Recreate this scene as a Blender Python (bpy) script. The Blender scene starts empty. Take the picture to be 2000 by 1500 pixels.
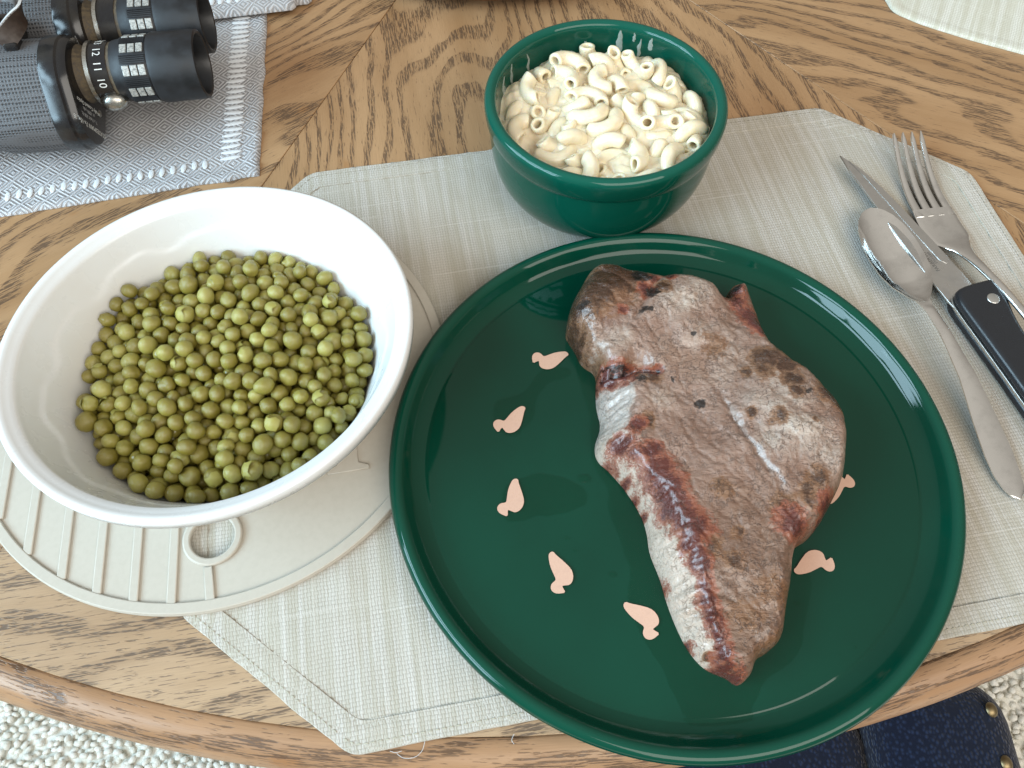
import bpy, bmesh, math, random
import numpy as np
from mathutils import Vector, Matrix, Quaternion, noise

# ------------------------------------------------------------ camera, light, exposure
scene = bpy.context.scene
C = scene.collection
R = math.radians
PITCH, ROLL, CAMH = 1.0532, 0.004, 0.3588
cd = bpy.data.cameras.new('camera'); cam = bpy.data.objects.new('camera', cd); C.objects.link(cam)
fw = Vector((0, math.cos(PITCH), -math.sin(PITCH))); rt = Vector((1, 0, 0)); up = rt.cross(fw)
r2 = rt*math.cos(ROLL) + up*math.sin(ROLL); u2 = up*math.cos(ROLL) - rt*math.sin(ROLL)
mw = Matrix((r2, u2, -fw)).transposed().to_4x4(); mw.translation = (0, 0, CAMH)
cam.matrix_world = mw
cd.sensor_width = 36; cd.lens = 1513.4/2000*36; cd.clip_start = 0.01; cd.clip_end = 50
scene.camera = cam
w = bpy.data.worlds.new('World'); scene.world = w; w.use_nodes = True
bg = w.node_tree.nodes['Background']; bg.inputs[1].default_value = 1.0
_nt = w.node_tree; _g = _nt.nodes.new('ShaderNodeTexCoord'); _s = _nt.nodes.new('ShaderNodeSeparateXYZ'); _r = _nt.nodes.new('ShaderNodeValToRGB')   # plain room: lit ceiling above, dimmer walls around
_nt.links.new(_g.outputs['Generated'], _s.inputs[0]); _nt.links.new(_s.outputs[2], _r.inputs[0]); _nt.links.new(_r.outputs[0], bg.inputs[0])
_r.color_ramp.elements[0].position = 0.05; _r.color_ramp.elements[0].color = (0.25, 0.225, 0.195, 1)
_r.color_ramp.elements[1].position = 0.95; _r.color_ramp.elements[1].color = (0.57, 0.535, 0.48, 1)
def window_pane(x, y, z, sx, sz, power):
    l = bpy.data.lights.new('window_pane', 'AREA'); l.shape = 'RECTANGLE'; l.size = sx; l.size_y = sz
    l.energy = power; l.color = (0.56, 0.82, 1.0)
    o = bpy.data.objects.new('window_pane', l); C.objects.link(o); o.location = (x, y, z)
    o.rotation_euler = Vector((0.93, 0.36, 0)).to_track_quat('-Z', 'Z').to_euler()
for j in range(3):
    for k in range(2):
        window_pane(-1.55+0.36*0.56*(j-1), -0.35-0.93*0.56*(j-1), 0.70+0.74*k, 0.50, 0.66, 15)
# added warm fill light behind and above the viewer, brightening the mats
fl = bpy.data.lights.new('added_fill_light', 'AREA'); fl.shape = 'RECTANGLE'; fl.size = 2.4; fl.size_y = 1.6; fl.energy = 56; fl.color = (1.0, 0.95, 0.87)
fo = bpy.data.objects.new('added_fill_light', fl); C.objects.link(fo); fo.location = (0.9, -1.5, 1.7)
fo.rotation_euler = (Vector((0, .25, 0))-fo.location).to_track_quat('-Z', 'Y').to_euler()
vs = scene.view_settings
vs.view_transform = 'Standard'; vs.look = 'None'; vs.exposure = 0; vs.gamma = 1; vs.use_curve_mapping = False
scene.cycles.max_bounces = 8; scene.cycles.use_denoising = True; scene.cycles.caustics_reflective = False; scene.cycles.caustics_refractive = False

# ------------------------------------------------------------ helpers
rng = np.random.default_rng(5); random.seed(5)
def tag(o, label=None, cat=None, group=None, kind=None):
    if label: o['label'] = label
    if cat: o['category'] = cat
    if group: o['group'] = group
    if kind: o['kind'] = kind
    return o
def thing(name, label, cat, loc=(0,0,0), rotz=0, group=None):
    o = bpy.data.objects.new(name, None); C.objects.link(o); o.empty_display_size = 0.01
    o.location = loc; o.rotation_euler = (0,0,rotz)
    return tag(o, label, cat, group)
def link(name, me, m, parent=None, loc=None, rot=None):
    if m is not None:
        me.materials.clear(); me.materials.append(m)
    o = bpy.data.objects.new(name, me); C.objects.link(o); o.parent = parent
    if loc is not None: o.location = loc
    if rot is not None: o.rotation_euler = rot
    return o
class MB:
    def __init__(s): s.v = []; s.f = []; s.uv = None
    def add(s, verts, faces):
        b = len(s.v); s.v += [tuple(map(float, q)) for q in verts]; s.f += [tuple(b+i for i in q) for q in faces]; return s
    def box(s, a, b, bev=0):
        (x0,y0,z0),(x1,y1,z1) = a, b
        return s.add([(x0,y0,z0),(x1,y0,z0),(x1,y1,z0),(x0,y1,z0),(x0,y0,z1),(x1,y0,z1),(x1,y1,z1),(x0,y1,z1)],
                     [(3,2,1,0),(4,5,6,7),(0,1,5,4),(1,2,6,5),(2,3,7,6),(3,0,4,7)])
    def sections(s, secs, cap=True, closed=True):
        n = len(secs[0]); b = len(s.v)
        for q in secs: s.v += [tuple(map(float, t)) for t in q]
        for i in range(len(secs)-1):
            for j in range(n if closed else n-1):
                k = (j+1) % n
                s.f.append((b+i*n+j, b+i*n+k, b+(i+1)*n+k, b+(i+1)*n+j))
        if cap:
            s.f.append(tuple(b+j for j in range(n-1,-1,-1))); s.f.append(tuple(b+(len(secs)-1)*n+j for j in range(n)))
        return s
    def lathe(s, prof, n=96, axis='z', fn=None):
        secs = []
        for i in range(n):
            a = 2*math.pi*i/n; q = []
            for (r, z) in prof:
                if fn: r, z = fn(r, z, a)
                q.append((r*math.cos(a), r*math.sin(a), z) if axis == 'z' else (z, r*math.cos(a), r*math.sin(a)))
            secs.append(q)
        b = len(s.v); m = len(prof)
        for q in secs: s.v += q
        for i in range(n):
            k = (i+1) % n
            for j in range(m-1):
                s.f.append((b+i*m+j, b+k*m+j, b+k*m+j+1, b+i*m+j+1))
        return s
    def mesh(s, name, smooth=True):
        me = bpy.data.meshes.new(name); me.from_pydata(s.v, [], s.f); 
        bm = bmesh.new(); bm.from_mesh(me)
        bmesh.ops.remove_doubles(bm, verts=bm.verts, dist=1e-7); bmesh.ops.recalc_face_normals(bm, faces=bm.faces)
        bm.to_mesh(me); bm.free()
        me.polygons.foreach_set('use_smooth', [smooth]*len(me.polygons)); me.update()
        return me
    def build(s, name, m, parent=None, smooth=True, bevel=0, subsurf=0, sharp=None):
        me = s.mesh(name, smooth)
        if sharp: me.set_sharp_from_angle(angle=R(sharp))
        o = link(name, me, m, parent)
        if bevel:
            b = o.modifiers.new('bevel', 'BEVEL'); b.width = bevel; b.segments = 2; b.limit_method = 'ANGLE'
        if subsurf:
            b = o.modifiers.new('sub', 'SUBSURF'); b.levels = b.render_levels = subsurf
        return o
def curve_mesh(polys, thick, bevel=0, res=1):
    """flat filled outline(s) -> mesh, bottom at z=0, top at z=thick"""
    cu = bpy.data.curves.new('c', 'CURVE'); cu.dimensions = '2D'; cu.fill_mode = 'BOTH'
    for q in polys:
        sp = cu.splines.new('POLY'); sp.points.add(len(q)-1); sp.use_cyclic_u = True
        for t, (x, y) in zip(sp.points, q): t.co = (x, y, 0, 1)
    cu.extrude = max(1e-6, thick/2-bevel); cu.bevel_depth = bevel; cu.bevel_resolution = res; cu.offset = -bevel
    return curve_to_mesh(cu, thick/2)
def curve_to_mesh(cu, dz):
    o = bpy.data.objects.new('tmp', cu); C.objects.link(o)
    dg = bpy.context.evaluated_depsgraph_get(); me = bpy.data.meshes.new_from_object(o.evaluated_get(dg))
    bpy.data.objects.remove(o); bpy.data.curves.remove(cu)
    me.transform(Matrix.Translation((0,0,dz))); return me
def text_mesh(body, size, thick=0.00006, align='CENTER'):
    cu = bpy.data.curves.new('t', 'FONT'); cu.body = body; cu.size = size; cu.extrude = thick; cu.align_x = align; cu.align_y = 'CENTER'
    cu.resolution_u = 3
    return curve_to_mesh(cu, thick)
def chaikin(p, n=2, closed=True):
    p = np.array(p, float)
    for _ in range(n):
        q = np.roll(p, -1, 0) if closed else p[1:]
        a = p if closed else p[:-1]
        o = np.empty((2*len(a), p.shape[1])); o[0::2] = a*.75+q*.25; o[1::2] = a*.25+q*.75
        if not closed: o = np.vstack([p[:1], o, p[-1:]])
        p = o
    return p
def dist_line(pts, line, closed=False):
    line = np.array(line, float); a = line if closed else line[:-1]; b = np.roll(line, -1, 0) if closed else line[1:]
    best = np.full(len(pts), 1e9); near = np.zeros((len(pts), 2)); tt = np.zeros(len(pts))
    for i in range(len(a)):
        d = b[i]-a[i]; t = np.clip(((pts-a[i])@d)/(d@d+1e-18), 0, 1); c = a[i]+t[:,None]*d
        e = np.hypot(*(pts-c).T); m = e < best; best[m] = e[m]; near[m] = c[m]; tt[m] = (i+t[m])/len(a)
    return best, near, tt
def inside(pts, poly):
    x, y = pts.T; r = np.zeros(len(pts), bool); n = len(poly)
    for i in range(n):
        x0, y0 = poly[i]; x1, y1 = poly[(i+1) % n]
        if y0 == y1: continue
        m = ((y0 > y) != (y1 > y)) & (x < (x1-x0)*(y-y0)/(y1-y0)+x0); r ^= m
    return r
def clip_grid(poly, step):
    poly = np.array(poly, float); lo = poly.min(0)-step; hi = poly.max(0)+step
    nx, ny = [int(math.ceil(v)) + 1 for v in (hi-lo)/step]
    gx, gy = np.meshgrid(lo[0]+np.arange(nx)*step, lo[1]+np.arange(ny)*step, indexing='ij')
    P = np.c_[gx.ravel(), gy.ravel()]; ins = inside(P, poly); d, near, _ = dist_line(P, poly, True)
    I = ins.reshape(nx, ny); cell = I[:-1,:-1]|I[1:,:-1]|I[:-1,1:]|I[1:,1:]
    P = np.where(ins[:,None], P, near); d = np.where(ins, d, 0)
    ci, cj = np.nonzero(cell); f = np.c_[ci*ny+cj, (ci+1)*ny+cj, (ci+1)*ny+cj+1, ci*ny+cj+1]
    used = np.unique(f); mp = -np.ones(nx*ny, int); mp[used] = np.arange(len(used))
    return P[used], mp[f], d[used]
def sheet(name, poly, step, zfun, thick, m, parent=None, uvrot=0.0, uvo=(0,0), z0=0.0, kind=None):
    """cloth-like sheet: top surface z0+thick+zfun, skirt down to z0"""
    P, F, d = clip_grid(poly, step)
    n = len(P); z = z0+thick*np.where(d > 0, 1, .35)+zfun(P, d)
    V = np.vstack([np.c_[P, z], np.c_[P, np.full(n, z0)+np.minimum(0, z-z0-thick)*0]])
    e = {}
    for q in F:
        for k in range(4):
            a, b = q[k], q[(k+1) % 4]
            if (b, a) in e: del e[(b, a)]
            else: e[(a, b)] = 1
    faces = [tuple(map(int, q)) for q in F] + [(int(b), int(a), int(a)+n, int(b)+n) for a, b in e]
    me = bpy.data.meshes.new(name); me.from_pydata(V.tolist(), [], faces)
    uv = me.uv_layers.new(name='uv'); c, s = math.cos(-uvrot), math.sin(-uvrot)
    vi = np.empty(len(me.loops), int); me.loops.foreach_get('vertex_index', vi)
    x = V[vi,0]-uvo[0]; y = V[vi,1]-uvo[1]
    uv.data.foreach_set('uv', np.c_[x*c-y*s, x*s+y*c].ravel())
    me.polygons.foreach_set('use_smooth', [True]*len(me.polygons)); me.validate(); me.update()
    return link(name, me, m, parent)
def fbm(x, y, z=0.0, o=4): return noise.fractal(Vector((x, y, z)), 1.0, 2.0, o)
def ribbon(path, widths, thick, n=12, p=2.4):
    """solid strip along a 3D path: superellipse cross sections"""
    P = [Vector(q) for q in path]; secs = []
    for i, c in enumerate(P):
        t = (P[min(i+1, len(P)-1)]-P[max(i-1, 0)]).normalized()
        side = Vector((t.y, -t.x, 0)).normalized(); nrm = side.cross(t).normalized()
        wd = widths[i]/2; th = (thick[i] if hasattr(thick, '__len__') else thick)/2; q = []
        for k in range(n):
            a = 2*math.pi*k/n; ca, sa = math.cos(a), math.sin(a)
            q.append(c+side*(wd*math.copysign(abs(ca)**(2/p), ca))+nrm*(th*math.copysign(abs(sa)**(2/p), sa)))
        secs.append(q)
    return MB().sections(secs)
def resample(keys, n):
    k = np.array(keys, float); t = np.linspace(0, 1, len(k)); T = np.linspace(0, 1, n)
    # Catmull-Rom through the keys
    o = np.zeros((n, k.shape[1]))
    for i, u in enumerate(T):
        g = u*(len(k)-1); j = min(int(g), len(k)-2); f = g-j
        p0, p1, p2, p3 = k[max(j-1, 0)], k[j], k[j+1], k[min(j+2, len(k)-1)]
        o[i] = .5*((2*p1)+(-p0+p2)*f+(2*p0-5*p1+4*p2-p3)*f*f+(-p0+3*p1-3*p2+p3)*f**3)
    return o

# ------------------------------------------------------------ material helpers
class T:
    def __init__(s, name):
        s.m = bpy.data.materials.new(name); s.m.use_nodes = True; s.nt = s.m.node_tree; s.b = s.nt.nodes['Principled BSDF']
    def n(s, typ, ins=None, out=0, **pr):
        q = s.nt.nodes.new('ShaderNode'+typ)
        for k, v in pr.items(): setattr(q, k, v)
        for k, v in (ins or {}).items(): s.set(q.inputs[k], v)
        return q.outputs[out]
    def set(s, sock, v):
        if isinstance(v, bpy.types.NodeSocket): s.nt.links.new(v, sock)
        elif isinstance(v, (tuple, list)) and len(v) == 3 and sock.type == 'RGBA': sock.default_value = (*v, 1)
        else: sock.default_value = v
    def bs(s, **k):
        for a, v in k.items(): s.set(s.b.inputs[a.replace('_', ' ')], v)
        return s
    def math(s, op, a, b=0.0, c=0.0, clamp=False): return s.n('Math', {0: a, 1: b, 2: c}, operation=op, use_clamp=clamp)
    def mix(s, f, a, b, bl='MIX'):
        q = s.nt.nodes.new('ShaderNodeMix'); q.data_type = 'RGBA'; q.blend_type = bl
        s.set(q.inputs[0], f); s.set(q.inputs[6], a); s.set(q.inputs[7], b); return q.outputs[2]
    def sm(s, x, lo, hi, a=0.0, b=1.0):
        return s.n('MapRange', {0: x, 1: lo, 2: hi, 3: a, 4: b}, interpolation_type='SMOOTHSTEP')
    def noise(s, vec, scale, detail=3, rough=.5, dist=0.0):
        return s.n('TexNoise', {'Vector': vec, 'Scale': scale, 'Detail': detail, 'Roughness': rough, 'Distortion': dist})
    def vec(s, v, scale=(1,1,1), loc=(0,0,0)): return s.n('Mapping', {0: v, 1: loc, 3: scale})
    def bump(s, h, strength=.5, dist=.001, normal=None):
        d = {'Height': h, 'Strength': strength, 'Distance': dist}
        if normal is not None: d['Normal'] = normal
        return s.n('Bump', d)
    def uv(s): return s.n('UVMap')
    def obj(s): return s.n('TexCoord', out=3)
    def rand(s): return s.n('ObjectInfo', out=5)

def oak(name, tone=(0.395, 0.238, 0.122), dark=(0.045, 0.028, 0.022), gloss=.42, pore_amt=1.0, few0=.63):
    t = T(name); uv = t.uv(); rn = t.rand()
    off = t.n('CombineXYZ', {0: t.math('MULTIPLY', rn, 3.7), 1: t.math('MULTIPLY', rn, 9.1), 2: 0.0})
    v = t.n('VectorMath', {0: uv, 1: off}, operation='ADD')
    sx = t.n('SeparateXYZ', {0: v}); 
    sep = t.nt.nodes[-1]; U, V = sep.outputs[0], sep.outputs[1]
    big = t.noise(t.vec(v, (3.2, 7.5, 1)), 1.0, 2, .45)
    mid = t.noise(t.vec(v, (14, 45, 1)), 1.0, 2, .5)
    ring = t.math('ADD', t.math('MULTIPLY', V, 62.0), t.math('ADD', t.math('MULTIPLY', big, 13.0), t.math('MULTIPLY', mid, 1.1)))
    fr = t.math('FRACT', ring)
    band = t.math('MULTIPLY', t.sm(fr, 0.0, .12), t.sm(fr, .62, .3))
    wob = t.noise(t.vec(v, (25, 90, 1)), 1.0, 1)
    p1 = t.noise(t.vec(v, (70, 1000, 1)), 1.0, 2, .6)
    p2 = t.noise(t.vec(v, (260, 1500, 1)), 1.0, 1, .5)
    pore = t.math('MULTIPLY', t.sm(p1, .47, .54), t.sm(p2, .32, .46))
    pore = t.math('MULTIPLY', pore, t.sm(band, .2, .75), clamp=True)
    few = t.math('MULTIPLY', t.math('MULTIPLY', t.sm(p1, few0, few0+.05), t.sm(p2, .40, .5)), .8)
    pore = t.math('MULTIPLY', t.math('MAXIMUM', pore, few), pore_amt)
    col = t.mix(t.sm(t.noise(t.vec(v, (5, 30, 1)), 1.0, 3), .3, .75), tuple(c*1.12 for c in tone), tuple(c*f for c, f in zip(tone, (.82, .76, .68))))
    col = t.mix(t.math('MULTIPLY', band, .36), col, tuple(c*f for c, f in zip(tone, (.62, .56, .5))))
    fine = t.noise(t.vec(v, (70, 2200, 1)), 1.0, 2)
    col = t.mix(t.sm(fine, .3, .8, 0, .3), col, tuple(c*.55 for c in tone))
    stain = t.noise(t.vec(v, (20, 34, 1), (3, 1, 0)), 1.0, 3)
    col = t.mix(t.sm(stain, .66, .76, 0, .55), col, (tone[0]*.75, tone[1]*.55, tone[2]*.32))
    col = t.mix(t.math('MULTIPLY', pore, .70), col, dark)
    t.bs(Base_Color=col, Roughness=t.sm(stain, .3, .7, gloss-.06, gloss+.12), Normal=t.bump(t.math('SUBTRACT', t.math('MULTIPLY', fine, .12), pore), .5, .0004))
    t.b.inputs['Specular IOR Level'].default_value = .4
    return t.m
OAK = oak('oak_veneer')
OAK_BORDER = oak('oak_border', (0.42, 0.29, 0.18), (0.05, 0.036, 0.032), .42, 1.0, .565)
OAK_EDGE = oak('oak_edge', (0.36, 0.21, 0.115), (0.045, 0.026, 0.018), .36, 1.0, .59)
WOOD_DARK = oak('brown_wood', (0.30, 0.11, 0.045), (0.08, 0.03, 0.015), .3, .4)

def weave(name, light, dark, pitch, slub=.5, rough=.9):
    t = T(name); uv = t.uv()
    wv = t.n('VectorMath', {0: uv, 1: t.n('VectorMath', {0: t.n('TexNoise', {'Vector': uv, 'Scale': 90.0, 'Detail': 2.0}, out=1), 'Scale': pitch*1.1}, operation='SCALE')}, operation='ADD')
    t.n('SeparateXYZ', {0: wv}); sp = t.nt.nodes[-1]; k = math.pi/pitch
    su = t.math('SINE', t.math('MULTIPLY', sp.outputs[0], k)); sv = t.math('SINE', t.math('MULTIPLY', sp.outputs[1], k*.8))
    s = t.math('MULTIPLY', t.math('MULTIPLY', su, sv), 2.5)
    s = t.math('ADD', t.math('MULTIPLY', t.n('Clamp', {0: s, 1: -1.0, 2: 1.0}), .5), .5)
    au = t.math('ABSOLUTE', su); av = t.math('ABSOLUTE', sv)
    h = t.math('MAXIMUM', t.math('MULTIPLY', au, t.math('ADD', t.math('MULTIPLY', s, .6), .4)), t.math('MULTIPLY', t.math('ADD', t.math('MULTIPLY', av, .5), .45), t.math('SUBTRACT', 1.0, t.math('MULTIPLY', s, .6))))
    # slubs: thicker, paler threads running across and along
    s1 = t.noise(t.vec(uv, (9, 420, 1)), 1.0, 2); s2 = t.noise(t.vec(uv, (420, 12, 1)), 1.0, 2); pt = t.noise(uv, 26.0, 3)
    sl = t.math('MAXIMUM', t.math('MULTIPLY', t.sm(s1, .60, .74), .9), t.math('MULTIPLY', t.sm(s2, .52, .72), .6))
    sl = t.math('MULTIPLY', sl, slub)
    col = t.mix(t.sm(h, .25, .85), dark, light)
    col = t.mix(t.sm(pt, .35, .7, 0, .35), col, tuple(c*f for c, f in zip(light, (.86, .83, .74))))
    st_ = t.noise(t.vec(uv, (260, 7, 1), (5, 2, 0)), 1.0, 3, .6); col = t.mix(t.sm(st_, .36, .62, 0, .6), col, tuple(c*f for c, f in zip(light, (.70, .67, .57))))
    col = t.mix(sl, col, tuple(min(.8, c*1.16) for c in light))
    t.bs(Base_Color=col, Roughness=rough, Normal=t.bump(t.math('ADD', h, t.math('MULTIPLY', sl, .5)), .5, pitch*.3))
    t.b.inputs['Specular IOR Level'].default_value = .15
    t.b.inputs['Sheen Weight'].default_value = .1
    return t.m
MAT_SAGE = weave('placemat_weave', (0.54, 0.515, 0.475), (0.34, 0.315, 0.275), .00150)
MAT_PALE = weave('pale_placemat_weave', (0.70, 0.69, 0.62), (0.5, 0.48, 0.40), .0016, .3)

def grey_cloth():
    t = T('grey_diamond_weave'); uv = t.uv(); cell = .0142
    wv = t.n('VectorMath', {0: uv, 1: t.n('VectorMath', {0: t.n('TexNoise', {'Vector': uv, 'Scale': 60.0, 'Detail': 2.0}, out=1), 'Scale': .0012}, operation='SCALE')}, operation='ADD')
    t.n('SeparateXYZ', {0: wv}); sp = t.nt.nodes[-1]
    a = t.math('PINGPONG', t.math('DIVIDE', sp.outputs[0], cell), .5); b = t.math('PINGPONG', t.math('DIVIDE', sp.outputs[1], cell), .5)
    d = t.math('ADD', a, b)
    l = t.math('SINE', t.math('MULTIPLY', d, 2*math.pi*4.5))
    yarn = t.math('MULTIPLY', t.math('SINE', t.math('MULTIPLY', sp.outputs[0], 2*math.pi/.0011)), t.math('SINE', t.math('MULTIPLY', sp.outputs[1], 2*math.pi/.0011)))
    h = t.math('ADD', l, t.math('MULTIPLY', yarn, .5))
    col = t.mix(t.sm(h, -.7, .7), (0.33, 0.325, 0.335), (0.60, 0.60, 0.62))
    col = t.mix(t.sm(t.noise(uv, 35.0, 3), .3, .7, 0, .3), col, (0.5, 0.48, 0.46))
    t.bs(Base_Color=col, Roughness=.95, Normal=t.bump(h, .6, .0006)); t.b.inputs['Specular IOR Level'].default_value = .1
    return t.m
CLOTH = grey_cloth()

def simple(name, col, rough, metal=0.0, nscale=None, ncol=None, bump=None, spec=.5, coat=0.0, sss=0.0):
    t = T(name)
    t.bs(Base_Color=(*col, 1), Roughness=rough, Metallic=metal); t.b.inputs['Specular IOR Level'].default_value = spec
    t.b.inputs['Coat Weight'].default_value = coat
    if nscale:
        n = t.noise(t.obj(), nscale, 4, .6)
        if ncol: t.bs(Base_Color=t.mix(t.sm(n, .35, .7), (*col, 1), (*ncol, 1)))
        t.bs(Roughness=t.sm(n, .3, .7, rough*.8, min(1, rough*1.3)))
        if bump: t.bs(Normal=t.bump(n, bump[0], bump[1]))
    if sss: t.b.inputs['Subsurface Weight'].default_value = sss; t.b.inputs['Subsurface Radius'].default_value = (.004, .003, .002); t.b.inputs['Subsurface Scale'].default_value = 1.0
    return t.m
SILICONE = simple('taupe_silicone', (0.48, 0.44, 0.375), .48, nscale=300, ncol=(0.46, 0.42, 0.355), spec=.35, bump=(.05, .0002))
PLASTIC = simple('white_plastic', (0.70, 0.705, 0.70), .28, nscale=40, ncol=(0.69, 0.69, 0.68), spec=.45)
PEACH = simple('peach_print', (0.62, 0.40, 0.30), .3, nscale=400, ncol=(0.58, 0.37, 0.28))
PEACH_EDGE = simple('pale_print_outline', (0.70, 0.55, 0.42), .3)
def steel_mat(name, col, r0, r1):
    t = T(name); n = t.noise(t.obj(), 120.0, 5, .6); n2 = t.noise(t.obj(), 700.0, 3, .6); n3 = t.noise(t.vec(t.obj(), (30, 900, 900)), 1.0, 2)
    t.bs(Base_Color=t.mix(t.sm(n, .45, .72), (*col, 1), tuple(c*.88 for c in col)+(1,)), Metallic=1.0,
         Roughness=t.math('ADD', t.sm(n, .3, .7, r0, r1), t.math('MULTIPLY', n2, .08)), Normal=t.bump(n3, .03, .0002))
    return t.m
STEEL = steel_mat('worn_steel', (0.82, 0.815, 0.80), .04, .11)
BLADE = steel_mat('brushed_blade_steel', (0.60, 0.595, 0.58), .22, .33)
RIVET = simple('rivet_metal', (0.62, 0.62, 0.6), .38, 1.0)
BLACKP = simple('black_handle_plastic', (0.013, 0.014, 0.017), .3, nscale=300, bump=(.1, .0002))
INK = simple('dark_engraving', (0.13, 0.12, 0.11), .6)
WHITEINK = simple('white_lettering', (0.66, 0.66, 0.63), .6)
DIMINK = simple('grey_lettering', (0.34, 0.34, 0.34), .6)
BLACKM = simple('black_enamel', (0.012, 0.012, 0.014), .2, nscale=80, ncol=(0.02, 0.018, 0.016))
RUBBER = simple('dusty_black_rubber', (0.006, 0.0065, 0.008), .5, nscale=60, ncol=(0.017, 0.019, 0.023), bump=(.15, .0003))
GRIME = simple('grimy_brown_seam', (0.06, 0.045, 0.03), .7, nscale=400, ncol=(0.13, 0.1, 0.06), bump=(.4, .0004))
SILVER = simple('dull_silver', (0.55, 0.54, 0.5), .3, 1.0, nscale=400, ncol=(0.3, 0.28, 0.24), bump=(.3, .0003))
TILE = simple('scuffed_silver_tile', (0.50, 0.50, 0.47), .45, .3, nscale=900, ncol=(0.2, 0.2, 0.19))
LENS = simple('dark_lens', (0.004, 0.004, 0.006), .05)
STRAP = simple('brown_leather', (0.035, 0.022, 0.016), .35, nscale=200, ncol=(0.06, 0.04, 0.03), bump=(.2, .0003))
STRAPEDGE = simple('pale_strap_edge', (0.5, 0.5, 0.5), .6)
BRASS = simple('aged_brass', (0.26, 0.20, 0.11), .45, 1.0)
THREAD = simple('hem_thread', (0.40, 0.37, 0.29), .9)
STITCH = simple('white_stitch_thread', (0.70, 0.72, 0.74), .8, nscale=1500, ncol=(0.6, 0.62, 0.64), bump=(.4, .0002))
def leatherette():
    t = T('grey_pebbled_covering'); v = t.n('TexVoronoi', {'Vector': t.vec(t.obj(), (520, 640, 640)), 'Scale': 1.0, 'Randomness': .12}, feature='F1')
    h = t.sm(v, .15, .55)
    t.bs(Base_Color=t.mix(h, (0.016, 0.016, 0.018), (0.095, 0.095, 0.10)), Roughness=.55, Normal=t.bump(h, .7, .0005)); return t.m
PEBBLE = leatherette()
def glaze(name, base, rim, zlo, zhi):
    t = T(name); n = t.noise(t.obj(), 14.0, 3); n2 = t.noise(t.obj(), 900.0, 2)
    t.n('SeparateXYZ', {0: t.obj()}); z = t.nt.nodes[-1].outputs[2]
    col = t.mix(t.sm(n, .3, .7), base, tuple(c*.82 for c in base))
    col = t.mix(t.sm(z, zlo, zhi), col, rim)
    t.bs(Base_Color=col, Roughness=t.sm(n, .35, .7, .045, .075), Normal=t.bump(n, .04, .0012)); t.b.inputs['IOR'].default_value = 1.40
    return t.m
GLAZE_P = glaze('green_glaze_plate', (0.0006, 0.043, 0.0245), (0.0010, 0.054, 0.032), .0135, .0172)
GLAZE_B = glaze('green_glaze_bowl', (0.002, 0.062, 0.040), (0.003, 0.082, 0.055), .060, .068)
def pea_mat():
    t = T('olive_pea_skin'); r = t.rand(); o = t.obj()
    n = t.noise(o, 260.0, 3, .55); n2 = t.noise(o, 1500.0, 2)
    cr = t.n('ValToRGB', {0: r}); e = t.nt.nodes[-1].color_ramp
    e.elements[0].position = 0; e.elements[0].color = (0.195, 0.158, 0.022, 1); e.elements[1].position = 1; e.elements[1].color = (0.37, 0.335, 0.09, 1)
    for q, c in ((.45, (0.23, 0.19, 0.031)), (.75, (0.262, 0.224, 0.042)), (.9, (0.295, 0.26, 0.055))):
        k = e.elements.new(q); k.color = (*c, 1)
    col = t.mix(t.sm(n, .42, .75, 0, .5), cr, (0.33, 0.29, 0.075))
    t.bs(Base_Color=col, Roughness=t.sm(n, .3, .7, .2, .34), Normal=t.bump(n, .35, .001))
    t.b.inputs['Coat Weight'].default_value = .35; t.b.inputs['Coat Roughness'].default_value = .12; t.b.inputs['Subsurface Weight'].default_value = .25; t.b.inputs['Subsurface Radius'].default_value = (.003, .003, .001); t.b.inputs['Subsurface Scale'].default_value = .6
    return t.m
PEA = pea_mat()
PEASKIN = simple('pale_pea_flesh', (0.36, 0.325, 0.085), .35, nscale=700, ncol=(0.29, 0.26, 0.055), bump=(.3, .0004), sss=.2)
def pasta_mat(name, a, b, rough):
    t = T(name); o = t.obj(); n = t.noise(o, 140.0, 4, .6); n2 = t.noise(o, 60.0, 2)
    t.bs(Base_Color=t.mix(t.sm(n, .35, .7), a, b), Roughness=t.sm(n2, .3, .7, rough, rough+.2), Normal=t.bump(n, .3, .001))
    t.b.inputs['Subsurface Weight'].default_value = .35; t.b.inputs['Subsurface Radius'].default_value = (.006, .004, .002); t.b.inputs['Subsurface Scale'].default_value = .6
    return t.m
PASTA = pasta_mat('cooked_pasta', (0.80, 0.71, 0.53), (0.76, 0.645, 0.45), .18)
SAUCE = pasta_mat('pale_cheese_sauce', (0.78, 0.69, 0.52), (0.72, 0.61, 0.44), .16)
SMEAR = simple('dried_sauce_smear', (0.60, 0.64, 0.58), .3, nscale=500, ncol=(0.5, 0.56, 0.5)); SMEAR.node_tree.nodes['Principled BSDF'].inputs['Alpha'].default_value = .42
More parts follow.
